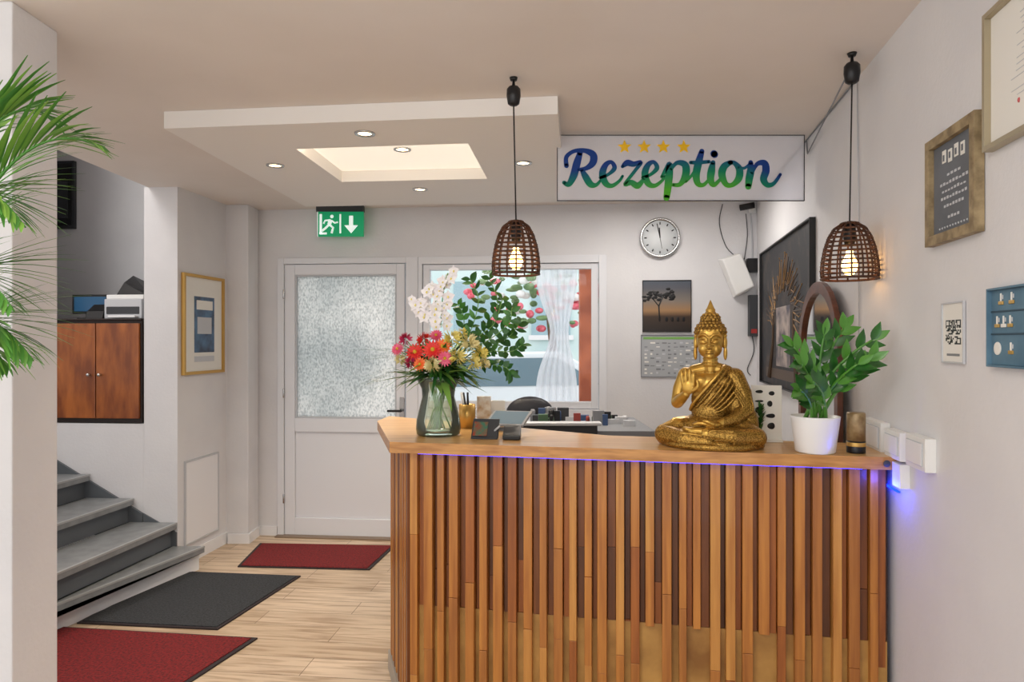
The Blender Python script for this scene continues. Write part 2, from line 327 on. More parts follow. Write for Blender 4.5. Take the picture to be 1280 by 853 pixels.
b.hull8([PF.pt(0,.24,.002),PF.pt(.228,.36,.002),PF.pt(.228,.1,.002),PF.pt(0,.1,.002)],[PF.pt(0,.24,.012),PF.pt(.228,.36,.012),PF.pt(.228,.1,.012),PF.pt(0,.1,.012)],M['riser'])
b.done()

# ---------- mats
def rug(name,q,mt,edge):
    ps=[G(*x) for x in q]; c=sum(ps,Vector())/4
    b=MB(name); b.prism([(p.x,p.y) for p in ps],.0,.008,edge); b.prism([tuple((c+(p-c)*.955)[:2]) for p in ps],.006,.012,mt); b.done()
redr=mat('red_carpet',(138,26,28),.95,c2=(84,20,22),scale=90,bump=.6,bscale=140)
blk=mat('charcoal_carpet',(60,62,65),.95,c2=(40,42,45),scale=90,bump=.6,bscale=140)
rub=mat('rubber_edge',(44,34,36),.7)
rug('door_mat',[(325,681),(494,684),(462,714),(297,710)],redr,rub)
rug('door_mat',[(220,716),(376,722),(272,789),(96,781)],blk,rub)
rug('door_mat',[(76,786),(322,800),(180,893),(-70,862)],redr,rub)

# ---------- wall cabinet, printer, monitor
cw=mat('cherry_wood',(172,98,44),.35,c2=(122,62,28),scale=5,stretch=(3,3,.8),detail=6,coat=.3)
cd=mat('cabinet_dark',(38,26,22),.5)
b=MB('wall_cabinet'); CF=Fr((-2.41,4.43),(-1.544,.134),(-.134,-1.544))
cz0,cz1=.945,1.615
b.fb(CF,0.0,.64,cz0,cz1,-.35,0,cd)
for (a,c) in [(.012,.305),(.312,.628)]:
    b.fb(CF,a,c,cz0+.03,cz1-.02,0,.018,cw)
b.fb(CF,-.004,.645,cz1,cz1+.012,-.35,.02,cd)
for a in (.27,.345): b.tube([CF.pt(a,1.26,.018),CF.pt(a,1.26,.035)],.009,M['chrome']); b.ell(CF.pt(a,1.26,.04),.012,M['chrome'],10,8)
b.done(bevel=.003)
b=MB('printer'); z=cz1+.0125
b.fb(CF,.03,.29,z,z+.13,-.30,-.04,M['lgrey']); b.fb(CF,.045,.275,z+.03,z+.08,-.045,-.036,M['dgrey']); b.fb(CF,.03,.29,z+.13,z+.16,-.30,-.06,M['pl'])
b.hull8([CF.pt(.04,z+.16,-.10),CF.pt(.25,z+.16,-.10),CF.pt(.25,z+.16,-.28),CF.pt(.04,z+.16,-.28)],[CF.pt(.04,z+.19,-.10),CF.pt(.22,z+.25,-.14),CF.pt(.25,z+.31,-.28),CF.pt(.04,z+.21,-.28)],M['black'])
b.fb(CF,.05,.24,z+.005,z+.02,-.04,.0,M['white']); b.done(bevel=.006)
b=MB('monitor'); b.fb(CF,.36,.62,z+.04,z+.17,-.2,-.175,M['black']); b.fb(CF,.375,.605,z+.055,z+.155,-.176,-.173,mat('screen_blue',(40,80,110),.2,emit=(40,100,150),es=.15)); b.fb(CF,.47,.51,z,z+.05,-.21,-.19,M['black']); b.fb(CF,.42,.56,z,z+.01,-.26,-.14,M['black']); b.done(bevel=.003)
b=MB('desk_phone'); b.hull8([CF.pt(.30,z,-.14),CF.pt(.42,z,-.14),CF.pt(.42,z,-.03),CF.pt(.30,z,-.03)],[CF.pt(.30,z+.10,-.12),CF.pt(.42,z+.10,-.12),CF.pt(.42,z+.05,-.05),CF.pt(.30,z+.05,-.05)],M['black']); b.done(bevel=.004)

# ---------- framed pictures
def framed(name,F,pl,pr,yt,yb,bw,fmat,inner,th=.025,atpx=None,extra=None,shift=.0):
    sa=F.hit(pl,400)[0]; sb=F.hit(pr,400)[0]; a=atpx if atpx is not None else pl
    z1=F.hit(a,yt)[1]; z0=F.hit(a,yb)[1]
    if sa>sb: sa,sb=sb,sa
    b=MB(name); t0=.002
    b.fb(F,sa,sa+bw,z0,z1,t0,th,fmat); b.fb(F,sb-bw,sb,z0,z1,t0,th,fmat); b.fb(F,sa+bw,sb-bw,z1-bw,z1,t0,th,fmat); b.fb(F,sa+bw,sb-bw,z0,z0+bw,t0,th,fmat)
    b.fb(F,sa+bw,sb-bw,z0+bw,z1-bw,t0,th*.45,inner)
    if extra: extra(b,F,sa+bw,sb-bw,z0+bw,z1-bw,th*.45)
    b.done(bevel=min(.003,bw*.2)); return
def lpic(b,F,a,c,z0,z1,t):
    w=c-a; h=z1-z0
    b.fb(F,a+w*.25,a+w*.78,z0+h*.2,z0+h*.8,t,t+.003,mat('poster_blue',(90,125,160),.5,c2=(60,70,90),scale=9)); b.fb(F,a+w*.3,a+w*.73,z0+h*.66,z0+h*.76,t+.003,t+.004,M['paper'])
    b.fb(F,a+w*.32,a+w*.7,z0+h*.4,z0+h*.58,t+.003,t+.004,M['lgrey']); b.fb(F,a+w*.25,a+w*.78,z0+h*.1,z0+h*.16,t,t+.002,M['lgrey'])
framed('framed_poster',LF,226,277,341,470,.02,M['goldf'],M['paper'],extra=lpic)
rust=mat('rustic_frame',(168,148,112),.6,c2=(124,106,76),scale=30); chalk=mat('chalkboard',(112,116,122),.8,c2=(96,100,106),scale=6)
def chalkt(b,F,a,c,z0,z1,t):
    w=c-a;h=z1-z0; rows=[.82,.62,.53,.45,.37,.28,.15]
    for i,r in enumerate(rows):
        ww=[.55,.35,.7,.6,.65,.5,.3][i]
        if i==0:
            for k in range(4):
                b.fb(F,a+w*(.22+.15*k),a+w*(.31+.15*k),z0+h*(.76+.02*(k%2)),z0+h*(.9+.02*(k%2)),t,t+.002,M['paper']); b.fb(F,a+w*(.245+.15*k),a+w*(.285+.15*k),z0+h*.80,z0+h*.87,t+.002,t+.003,chalk)
        else:
            n=int(ww*14)
            for k in range(n):
                x=a+w*(.5-ww/2+ww*k/n); b.fb(F,x,x+w*ww/n*.65,z0+h*r,z0+h*r+h*U(.02,.035),t,t+.001,M['lgrey'])
    for k in range(12): x=a+w*(.1+.8*k/12); b.ell(F.pt(x,z0+h*.06,t),(.003,.003,.003),M['lgrey'],6,4)
framed('framed_chalkboard',RT,1168,1232,180,310,.026,rust,chalk,extra=chalkt,atpx=1168)
def cert(b,F,a,c,z0,z1,t):
    w=c-a;h=z1-z0; sr=mat('seal_red',(190,90,90),.6)
    for i in range(14):
        ww=U(.3,.6); b.fb(F,c-w*(.5+ww/2),c-w*(.5-ww/2),z1-h*(.15+.045*i),z1-h*(.144+.045*i),t,t+.001,M['lgrey'])
    for k in range(5): b.ell(F.pt(c-w*(.3+.1*k),z0+h*.22,t),(.004,.004,.006),sr,6,4)
framed('framed_certificate',RT,1242,1400,20,191,.012,mat('cert_frame',(178,166,140),.4,.4),M['paper'],extra=cert,atpx=1242)
bl=mat('blue_board',(98,132,152),.6,c2=(80,114,136),scale=12)
def blue(b,F,a,c,z0,z1,t):
    h=z1-z0
    for r in (.70,.40): b.fb(F,a,c,z0+h*r,z0+h*r+.004,t,t+.002,mat('plank_gap',(52,76,92),.7))
    for r,k in ((.80,1.6),(.80,3.2),(.50,1.0),(.50,2.0),(.50,3.0),(.15,3.1)):
        cx=c-.028*k; zz=z0+h*r
        b.fb(F,cx-.010,cx+.010,zz,zz+.008,t,t+.003,[M['paper'],M['goldf']][int(k)%2]); b.fb(F,cx-.002,cx+.002,zz+.008,zz+.026,t,t+.003,M['paper']); b.fb(F,cx-.009,cx-.002,zz+.012,zz+.022,t,t+.002,M['lgrey'])
    b.lathe(F.pt(c-.03,z0+h*.22,t),[(.008,0),(.015,0),(.015,.003),(.008,.003)],M['paper'],20,axis=F.n)
framed('wooden_blue_sign',RT,1243,1330,362,459,.005,bl,bl,th=.018,extra=blue,atpx=1243)
def qr(b,F,a,c,z0,z1,t):
    w=c-a;h=z1-z0; n=15
    q0=a+w*.14; qs=w*.72; zq=z0+h*.3; zh=h*.42
    for i in range(n):
        for j in range(n):
            fin=(i<4 and j<4) or (i<4 and j>n-5) or (i>n-5 and j>n-5)
            if fin: continue
            if R()<.5: b.fb(F,q0+qs*i/n,q0+qs*(i+1)/n,zq+zh*j/n,zq+zh*(j+1)/n,t,t+.0008,M['black'])
    for (i,j) in ((0,0),(0,n-4),(n-4,n-4)):
        b.fb(F,q0+qs*i/n,q0+qs*(i+4)/n,zq+zh*j/n,zq+zh*(j+4)/n,t,t+.0006,M['black']); b.fb(F,q0+qs*(i+.8)/n,q0+qs*(i+3.2)/n,zq+zh*(j+.8)/n,zq+zh*(j+3.2)/n,t+.0006,t+.001,M['paper'])
    b.fb(F,a+w*.2,a+w*.8,z0+h*.1,z0+h*.14,t,t+.001,M['grey'])
framed('qr_code_card',RT,1180,1208,380,454,.004,M['lgrey'],M['paper'],th=.008,extra=qr,atpx=1180)
def arch(b,F,a,c,z0,z1,t):
    gl=mat('gold_paint',(150,112,62),.5); g2=mat('canvas_bronze',(78,60,44),.5); w=c-a;h=z1-z0; cx=(a+c)/2
    for k in range(70):
        an=math.pi*(k+U(-.5,.5))/69; r0=U(.95,1.25); r=U(1.25,1.9)
        p1=F.pt(cx+math.cos(an)*w*.2*r0,z0+h*.42+math.sin(an)*h*.24*r0,t+.001); p2=F.pt(cx+math.cos(an+.15)*w*.22*r,z0+h*.42+math.sin(an+.15)*h*.26*r,t+.001)
        b.tube([p1,(p1+p2)/2+F.u*U(-.03,.03)+Vector((0,0,U(-.03,.03))),p2],[.004,.003,.0015],gl if k%3==0 else g2,5)
        if k%3==0: b.ell(p2,(.005,.003,.005),gl,6,5)
    for sg in(-1,1):
        b.tube([F.pt(cx+sg*w*.28,z0+h*.05,t),F.pt(cx+sg*w*.21,z0+h*.3,t),F.pt(cx+sg*w*.2,z0+h*.5,t)],[.02,.012,.008],g2,6)
    b.fb(F,cx-w*.14,cx+w*.14,z0+h*.14,z0+h*.55,t,t+.001,mat('canvas_glow',(176,160,150),.5,c2=(62,62,76),scale=10))
    b.fb(F,a+w*.12,c-w*.12,z0+h*.05,z0+h*.12,t,t+.001,g2)
framed('canvas_painting',RT,955,1020,318,478,.008,M['black'],mat('dark_canvas',(16,17,24),.55,c2=(74,62,54),scale=9,detail=8,lo=.5,hi=.75),th=.03,extra=arch,atpx=955)
def sav():
    m=bpy.data.materials.new('savanna_print'); m.use_nodes=True; nt=m.node_tree; b=nt.nodes['Principled BSDF']; tc=nt.nodes.new('ShaderNodeTexCoord'); sp=nt.nodes.new('ShaderNodeSeparateXYZ'); nt.links.new(tc.outputs['Object'],sp.inputs[0])
    mr=nt.nodes.new('ShaderNodeMapRange'); mr.inputs[1].default_value=Z(416,833); mr.inputs[2].default_value=Z(351,833); nt.links.new(sp.outputs[2],mr.inputs[0]); r=nt.nodes.new('ShaderNodeValToRGB'); cr=r.color_ramp
    cr.elements[0].color=lin((34,28,26)); cr.elements[1].color=lin((76,84,96))
    for p,c in ((.3,(60,44,32)),(.42,(160,122,84)),(.6,(126,116,106)),(.85,(84,86,94))): e=cr.elements.new(p); e.color=lin(c)
    nt.links.new(mr.outputs[0],r.inputs[0]); nt.links.new(r.outputs[0],b.inputs['Base Color']); b.inputs['Roughness'].default_value=.4; return m
def tree(b,F,a,c,z0,z1,t):
    w=c-a;h=z1-z0;k=M['black']
    b.tube([F.pt(a+w*.35,z0+h*.2,t),F.pt(a+w*.33,z0+h*.5,t),F.pt(a+w*.42,z0+h*.7,t)],.006,k,5)
    b.tube([F.pt(a+w*.33,z0+h*.5,t),F.pt(a+w*.18,z0+h*.68,t)],.004,k,5)
    for i in range(36): b.ell(F.pt(a+w*U(.04,.66),z0+h*U(.6,.84),t),(U(.014,.028),.001,U(.008,.014)),k,8,5)
    for i in range(4): b.ell(F.pt(a+w*(.5+.12*i),z0+h*.24,t),(.014,.001,.018),k,8,5)
framed('savanna_print',BK,803,864,351,416,.004,M['black'],sav(),th=.014,extra=tree,atpx=833)
def board(b,F,a,c,z0,z1,t):
    w=c-a;h=z1-z0; g=mat('board_green',(120,170,90),.6)
    b.fb(F,a+w*.03,c-w*.03,z0+h*.90,z0+h*.96,t,t+.001,g)
    for i in range(9):
        for j in range(9):
            if R()<.75: b.fb(F,a+w*(.05+.102*i),a+w*(.05+.102*i+U(.03,.085)),z0+h*(.06+.092*j),z0+h*(.06+.092*j+U(.02,.05)),t,t+.001,[M['grey'],M['grey'],M['paper'],M['lgrey']][int(U(0,3.99))])
framed('info_board',BK,801,875,419,472,.005,M['grey'],mat('board_grey',(172,175,178),.4),th=.012,extra=board,atpx=833)
b=MB('framed_picture'); a=BK.hit(60,240)[0]; c=BK.hit(96,240)[0]; zz1=BK.hit(85,203)[1]; zz0=BK.hit(85,287)[1]
b.fb(BK,a,c,zz0,zz1,.002,.03,M['dgrey']); b.fb(BK,a+.02,c-.02,zz0+.02,zz1-.02,.03,.032,M['black']); b.fb(BK,a+.05,c-.05,zz0+.08,zz1-.16,.032,.034,M['dgrey']); b.done()

# ---------- wall clock
s_,z_,d_0=BK.hit(824.5,298.5); b=MB('wall_clock'); c=BK.pt(s_,z_,.002); r=25*d_0/FL
b.lathe(c,[(0,0),(r,0),(r,.03),(r*.97,.036),(r*.88,.036),(r*.86,.02),(0,.02)],M['chrome'],48,axis=BK.n); b.lathe(BK.pt(s_,z_,.0225),[(0,0),(r*.855,0),(r*.855,.001),(0,.001)],mat('clock_face',(226,230,232),.4),48,axis=BK.n)
for k in range(12):
    an=k*math.pi/6; p=BK.pt(s_+math.sin(an)*r*.66,z_+math.cos(an)*r*.66,.0245); q=BK.pt(s_+math.sin(an)*r*(.78),z_+math.cos(an)*r*(.78),.0245); b.tube([p,q],.004,M['black'],6)
for an,L,w in ((math.radians(-4),.5,.004),(math.radians(-12),.72,.003),(math.radians(170),.55,.0015)): b.tube([BK.pt(s_,z_,.026),BK.pt(s_+math.sin(an)*r*L,z_+math.cos(an)*r*L,.026)],w,M['black'],6)
b.done()
# ---------- exit sign
b=MB('exit_sign'); d=5.0; gr=mat('exit_green',(0,140,90),.4,emit=(0,150,95),es=.45); wh=mat('exit_white',(240,250,245),.4,emit=(240,255,250),es=.5)
def XW(px): return (px-640)/FL*d
def ZW(py): return CH+(427-py)/FL*d
b.box(XW(395),XW(454),d,d+.05,ZW(265),ZC-.001,M['dgrey']); b.box(XW(397),XW(454),d+.01,d+.03,ZW(296),ZW(265),gr)
b.box(XW(397)-.004,XW(397),d+.01,d+.03,ZW(296),ZW(265),wh); yf=d+.008
def q2(ps,m=wh): 
    vs=[(XW(x),yf,ZW(y)) for x,y in ps]+[(XW(x),yf+.003,ZW(y)) for x,y in ps]; n=len(ps); b.add(vs,[tuple(range(n)),tuple(range(n,2*n))[::-1]]+[(i,(i+1)%n,n+(i+1)%n,n+i) for i in range(n)],m)
q2([(436,270),(441,270),(441,282),(447,282),(438.5,292),(430,282),(436,282)])
q2([(399,268),(402,268),(402,293),(399,293)])
q2([(399,291),(408,291),(408,293.5),(399,293.5)])
def st(ps,w): b.tube([(XW(x),yf+.001,ZW(y)) for x,y in ps],w,wh,6)
b.ell((XW(414.5),yf,ZW(271)),(.013,.003,.013),wh,10,6)
st([(413,275),(411,281)],.014); st([(411,281),(416,285),(414,292)],.008); st([(411,281),(406,286),(402,289)],.008); st([(414,276),(418,279),(422,278)],.006); st([(412,275.5),(406,276),(404,280)],.006)
q2([(424,268),(426,268),(426,292),(424,292)])
b.done()

# ---------- Rezeption sign
d=3.25
def SX(px): return (px-640)/FL*d
def SZ(py): return CH+(427-py)/FL*d
b=MB('reception_sign'); x0,x1=SX(697),SX(1005); z1_,z0_=SZ(170),SZ(251)
b.box(x0,x1,d,d+.008,z0_,z1_,glassy('sign_glass',(245,246,248),.25,.03,op=.38,tint=(250,250,255)))
ed=M['black']; e=.003
b.box(x0-e,x0,d-.002,d+.01,z0_-e,z1_+e,ed); b.box(x1,x1+e,d-.002,d+.01,z0_-e,z1_+e,ed); b.box(x0,x1,d-.002,d+.01,z1_,z1_+e,ed); b.box(x0,x1,d-.002,d+.01,z0_-e,z0_,ed)
tm=bpy.data.materials.new('sign_lettering'); tm.use_nodes=True; nt=tm.node_tree; pb=nt.nodes['Principled BSDF']; tc=nt.nodes.new('ShaderNodeTexCoord'); mp=nt.nodes.new('ShaderNodeSeparateXYZ'); nt.links.new(tc.outputs['Object'],mp.inputs[0])
mr=nt.nodes.new('ShaderNodeMapRange'); mr.inputs[1].default_value=SZ(246); mr.inputs[2].default_value=SZ(194); nt.links.new(mp.outputs[2],mr.inputs[0])
mx_=nt.nodes.new('ShaderNodeMapRange'); mx_.inputs[1].default_value=SX(715); mx_.inputs[2].default_value=SX(850); mx_.inputs[3].default_value=.35; mx_.inputs[4].default_value=0; nt.links.new(mp.outputs[0],mx_.inputs[0])
mx2=nt.nodes.new('ShaderNodeMapRange'); mx2.inputs[1].default_value=SX(915); mx2.inputs[2].default_value=SX(975); mx2.inputs[3].default_value=0; mx2.inputs[4].default_value=.5; nt.links.new(mp.outputs[0],mx2.inputs[0])
ad=nt.nodes.new('ShaderNodeMath'); nt.links.new(mr.outputs[0],ad.inputs[0]); nt.links.new(mx_.outputs[0],ad.inputs[1]); ad2=nt.nodes.new('ShaderNodeMath'); nt.links.new(ad.outputs[0],ad2.inputs[0]); nt.links.new(mx2.outputs[0],ad2.inputs[1])
r_=nt.nodes.new('ShaderNodeValToRGB'); r_.color_ramp.elements[0].color=lin((84,178,50)); r_.color_ramp.elements[1].color=lin((30,64,136)); r_.color_ramp.elements[0].position=.2; r_.color_ramp.elements[1].position=.95; ee=r_.color_ramp.elements.new(.6); ee.color=lin((24,132,96)); nt.links.new(ad2.outputs[0],r_.inputs[0]); nt.links.new(r_.outputs[0],pb.inputs['Base Color']); pb.inputs['Roughness'].default_value=.6; pb.inputs['Specular IOR Level'].default_value=.2
def cr(P,n=8):
    out=[]
    for i in range(len(P)-1):
        p0=P[max(i-1,0)];p1=P[i];p2=P[i+1];p3=P[min(i+2,len(P)-1)]
        for k in range(n):
            t=k/n; out.append(tuple(.5*((2*p1[j])+(-p0[j]+p2[j])*t+(2*p0[j]-5*p1[j]+4*p2[j]-p3[j])*t*t+(-p0[j]+3*p1[j]-3*p2[j]+p3[j])*t**3) for j in range(len(p1))))
    out.append(P[-1]); return out
stk=0
def stroke(P,dx=0):
    global stk
    stk+=1; yy=d-.003-.00008*stk
    Q=cr([(x+dx,y,w) for x,y,w in P]); n=len(Q)
    pts=[Vector((SX(x),yy,SZ(y))) for x,y,w in Q]; ws=[(w+.9)*.5*d/FL for _,_,w in Q]
    vs=[]
    for i in range(n):
        t=(pts[min(i+1,n-1)]-pts[max(i-1,0)]); t=t.normalized() if t.length>1e-9 else Vector((1,0,0)); s=Vector((-t.z,0,t.x)); vs+=[pts[i]+s*ws[i],pts[i]-s*ws[i]]
    b.add(vs,[(2*i,2*i+1,2*i+3,2*i+2) for i in range(n-1)],tm)
    for p,w in ((pts[0],ws[0]),(pts[-1],ws[-1])):
        b.add([p]+[p+Vector((math.cos(a*.5236),0,math.sin(a*.5236)))*w for a in range(12)],[(0,1+k,1+(k+1)%12) for k in range(12)],tm)
stroke([(725,192,6),(721,205,8.5),(717,220,8.5),(711,231,6),(705,229,4)])
stroke([(708,208,5),(708,197,4.5),(717,190,4),(730,189,5),(741,194,8),(741,204,8),(733,211,5),(722,213,3)])
stroke([(727,213,4),(732,222,7.5),(738,231,7.5),(745,232,4),(751,226,2.5)])
E=[(750,223,2.8),(760,219,3.2),(768,211,5),(764,203.5,4),(757,207,6),(753,218,8),(757,230,7),(765,233,4.5),(774,227,3),(778,221,2.5)]
stroke(E); stroke([(x,y,w) for x,y,w in E],53)
stroke([(778,209,3.5),(784,204.5,7),(792,206,6),(801,204,4),(793,215,3.5),(781,231,3.5),(789,229,6),(797,233,7),(805,224,3)])
stroke([(827,222,3),(836,206,5),(836.5,214,8.5),(835,232,8.5),(833,248,7)])
stroke([(838,213,3.5),(846,204.5,4.5),(856,207,8),(857,219,8.5),(850,231,5),(841,232,3.5)])
stroke([(857,228,2.5),(866,218,3),(872,206,4)])
stroke([(877,190,5.5),(873,204,8.5),(870,219,8.5),(872,230,6.5),(879,232,4),(887,224,3)])
stroke([(863,204,3.5),(873,204,4),(886,203,3.5)])
stroke([(891,204,5),(889,214,8.5),(888,225,8),(892,232,5),(901,224,3)]); stroke([(892,193,8),(893,194,8)])
stroke([(913,204,5),(905,209,8),(902,219,8.5),(907,231,6),(915,232,5),(923,224,8),(924,213,8),(918,205,5),(912,204,4.5)])
stroke([(922,210,3),(930,211,2.8),(937,206,3)])
stroke([(938,204,5),(938,214,8.5),(936,225,8.5),(935,234,7)])
stroke([(939,218,3.5),(946,206,4.5),(955,205,7.5),(957,214,8.5),(954,225,8),(959,232,6),(967,230,4),(975,219,3)])
stm=mat('star_gold',(246,196,24),.5)
for i,px in enumerate((780.5,805,829,854.5)):
    ps=[]
    for k in range(10):
        rr=(9 if k%2==0 else 4.0)*d/FL; an=math.pi/2+k*math.pi/5; ps.append((SX(px)+rr*math.cos(an),SZ(184.5)+rr*math.sin(an)))
    b.add([(SX(px),d-.004,SZ(184.5))]+[(x,d-.003,z) for x,z in ps],[(0,1+k,1+(k+1)%10) for k in range(10)],stm)
b.done(recalc=False)

# ---------- counter
def woodm(name,c,c2,st=(22,22,1.2),rough=.42,sc_=2.4): return mat(name,c,rough,c2=c2,scale=sc_,stretch=st,detail=7,lo=.3,hi=.7,coat=.15)
wd=[woodm('oak_light',(206,148,74),(174,112,48)),woodm('oak_mid',(184,120,54),(148,88,34)),woodm('oak_dark',(138,80,34),(104,56,22)),woodm('oak_honey',(196,130,56),(158,94,36)),woodm('oak_brown',(112,64,28),(80,44,18)),woodm('oak_amber',(170,100,40),(134,72,26))]
backm=woodm('slat_backing',(92,52,22),(62,34,14))
basem=mat('amber_base_board',(196,150,80),.45,c2=(140,96,44),scale=7,detail=8,lo=.3,hi=.7)
bo_=-.078
body=[CT.pt(.06,0,bo_),CT.pt(1.69,0,bo_),Vector((1.262,2.40,0)),Vector((.36,2.59,0)),Vector((-.50,3.20,0)),Vector((-.535,3.08,0))]
zt_=1.112; tb=zt_-.0405
b=MB('reception_counter')
b.prism([(p.x,p.y) for p in body],.0,tb,backm)
b.fb(CT,.062,1.688,.02,.50,bo_,bo_+.010,basem)
s=.062; i=0
while s<1.67:
    raised=(i%2==0)
    w=U(.026,.036) if raised else U(.016,.030)
    w=min(w,1.688-s)
    th=U(.006,.016) if not raised else U(.032,.044)
    bot=.02 if raised and R()<.85 else .50
    if not raised: bot=.50 if R()<.85 else .02
    z=tb-.001
    while z>bot+.01:
        L=U(.3,.75); zn=max(bot,z-L)
        if zn-bot<.12: zn=bot
        pal=[0,1,3,3,5,1,0] if raised else [2,4,5,2,4]
        b.fb(CT,s+.001,s+w-.001,zn+.001,z,bo_,bo_+th+U(-.002,.002),wd[random.choice(pal)]); z=zn
    s+=w; i+=1
sd=Fr(body[0][:2],(body[5]-body[0])[:2],(-1,-.24)); Ls=(body[5]-body[0]).length; s=0.004; i=0
while s<Ls-.01:
    w=min(U(.025,.04),Ls-s); b.fb(sd,s,s+w-.001,.09,tb-.001,0,.012 if i%2 else .02,wd[random.choice([0,1,2,3])]); s+=w; i+=1
b.fb(sd,-.01,Ls,.0,.085,0,.026,mat('counter_plinth',(168,160,150),.5))
b.done(bevel=.0015)
topm=woodm('oak_worktop',(222,178,116),(196,146,84),st=(1.6,16,16),rough=.28)
endm=woodm('oak_worktop_edge',(206,150,82),(164,108,50),st=(3,14,30),rough=.35)
top=[(-.447,2.48),(wallx(2.14)-.004,2.145),(wallx(2.44)-.004,2.44),(.374,2.65),(-.60,3.33),(-.62,3.13)]
b=MB('counter_top'); n=len(top); b.add([(x,y,zt_-.04) for x,y in top]+[(x,y,zt_) for x,y in top],[tuple(range(n))[::-1],tuple(range(n,2*n))],topm)
b.add([(x,y,zt_-.04) for x,y in top]+[(x,y,zt_) for x,y in top],[(i,(i+1)%n,n+(i+1)%n,n+i) for i in range(n)],endm)
b.lathe(CT.pt(1.665,zt_-.02,0),[(0,0),(.011,0),(.011,.002),(0,.003)],M['dgrey'],20,axis=CT.n)
b.done(bevel=.002)
ledb=emis('blue_led',(12,36,255),9)
b=MB('led_strip'); b.fb(CT,.10,1.60,tb-.004,tb-.0005,-.030,-.024,ledb)
rs=RT.hit(1130,590)[0]; b.fb(RT,rs+.02,rs+.14,1.0,1.004,.004,.012,ledb); b.done()
bpl=bpy.data.lights.new('led_strip_glow','POINT'); bpl.energy=.6; bpl.color=(.03,.06,1); bpl.shadow_soft_size=.02; bo=bpy.data.objects.new('led_strip_glow',bpl); bo.location=CT.pt(1.655,tb-.045,.02); sc.collection.objects.link(bo)

# ---------- pendant lamps
wick=mat('wicker_brown',(92,52,28),.6,c2=(56,30,16),scale=40)
bulb=emis('bulb_glow',(255,190,110),14)
def pendant(px,d,ytop,ybot,wpx,mx,my):
    c=W(px,ytop,d); zt_l=c.z; zb=W(px,ybot,d).z; rr=wpx*.5*d/FL; Xm=(mx-640)/FL*d; h=zt_l-zb
    b=MB('pendant_lamp')
    b.lathe((Xm,d,ZC),[(.0,-.012),(.012,-.012),(.016,-.0005)],M['black'],16)
    b.lathe((Xm,d,ZC-.10),[(0,-.008),(.014,-.006),(.022,.0),(.027,.03),(.026,.055),(.018,.065),(.006,.07),(.004,.09)],M['black'],20)
    b.tube([(Xm,d,ZC-.01),(Xm,d,ZC-.09)],.004,M['black'],8)
    b.tube([(Xm,d,ZC-.1),(c.x,d,zt_l)],.0028,M['black'],6)
    b.lathe((c.x,d,zt_l-.055),[(0,-.02),(.016,-.02),(.02,0),(.02,.045),(.008,.06),(0,.062)],M['black'],16)
    prof=[(.22,0),(.55,-.10),(.74,-.25),(.88,-.45),(.97,-.68),(1.0,-.85),(.97,-1.0)]
    pr=[(a*rr,zt_l+z*h) for a,z in prof]
    def rad(t):
        for k in range(len(prof)-1):
            if -prof[k][1]<=t<=-prof[k+1][1]:
                u=(t+prof[k][1])/(prof[k][1]-prof[k+1][1]); return (prof[k][0]*(1-u)+prof[k+1][0]*u)*rr
        return rr
    for k in range(16):
        a=2*math.pi*k/16; b.tube([(c.x+r_0*math.cos(a),d+r_0*math.sin(a),z) for r_0,z in pr],.0032,wick,5)
    for t in (.02,.12,.2,.28,.36,.44,.52,.60,.68,.76,.84,.92,.99):
        r_0=rad(t); wv=[(c.x+(r_0+.002*(-1)**q)*math.cos(q*2*math.pi/32),d+(r_0+.002*(-1)**q)*math.sin(q*2*math.pi/32),zt_l-t*h) for q in range(33)]
        b.tube(wv,.0030 if t not in(.99,.02) else .0045,wick,5)
    b.lathe((c.x,d,zt_l-.5*h-.055),[(0,-.03),(.014,-.026),(.024,-.008),(.026,.008),(.02,.026),(.012,.042),(.011,.055)],bulb,16)
    b.done()
pendant(645,2.58,277,344,59,642,97)
pendant(1062,2.36,279,350,66,1065,70)
b=MB('lamp_cable'); 
b.tube([W(1058,96,2.5),RT.pt(3.4,2.40,.006),RT.pt(3.42,ZC-.01,.006)],.003,M['grey'],6)
b.tube([Vector(((1065-640)/FL*2.36+.01,2.40,ZC-.07)),W(1058,96,2.5)],.003,M['grey'],6)
b.tube([RT.pt(2.62,ZC-.02,.005),RT.pt(2.60,1.9,.005),RT.pt(2.6,1.4,.005)],.0025,M['lgrey'],6)
b.tube([RT.pt(2.62,ZC-.006,.005),RT.pt(4.7,ZC-.006,.005)],.003,M['grey'],6); b.done()

# ---------- devices on back wall
b=MB('wall_speaker')
s_,z_,_=BK.hit(918,345)
q=[BK.hit(896,325),BK.hit(923,317),BK.hit(942,361),BK.hit(916,374)]
b.hull8([BK.pt(x[0],x[1],.01) for x in q],[BK.pt(s_+(x[0]-s_)*.85,z_+(x[1]-z_)*.9,.10) for x in q],M['pl']); b.tube([BK.pt(s_,z_,0),BK.pt(s_,z_,.02)],.02,M['pl']); b.done(bevel=.024)
b=MB('wall_phone'); s_,z_,_=BK.hit(938,335); b.fb(BK,s_-.03,s_+.05,z_-.04,z_+.06,.005,.05,M['black']); z2=BK.hit(940,370)[1]; z3=BK.hit(940,421)[1]; b.fb(BK,s_-.02,s_+.045,z3,z2,.005,.06,M['dgrey']); b.fb(BK,s_-.01,s_+.03,z3+.02,z3+.05,.06,.062,mat('red_tag',(160,40,35),.5)); b.done(bevel=.006)
b=MB('security_camera'); s_,z_,_=BK.hit(930,262); b.tube([BK.pt(s_-.04,z_,.05),BK.pt(s_+.05,z_+.01,.09)],.022,M['black'],12); b.tube([BK.pt(s_+.05,z_,.0),BK.pt(s_+.05,z_,.08)],.01,M['pl']); b.fb(BK,s_+.03,s_+.08,z_-.03,z_+.03,.001,.02,M['pl']); b.done()
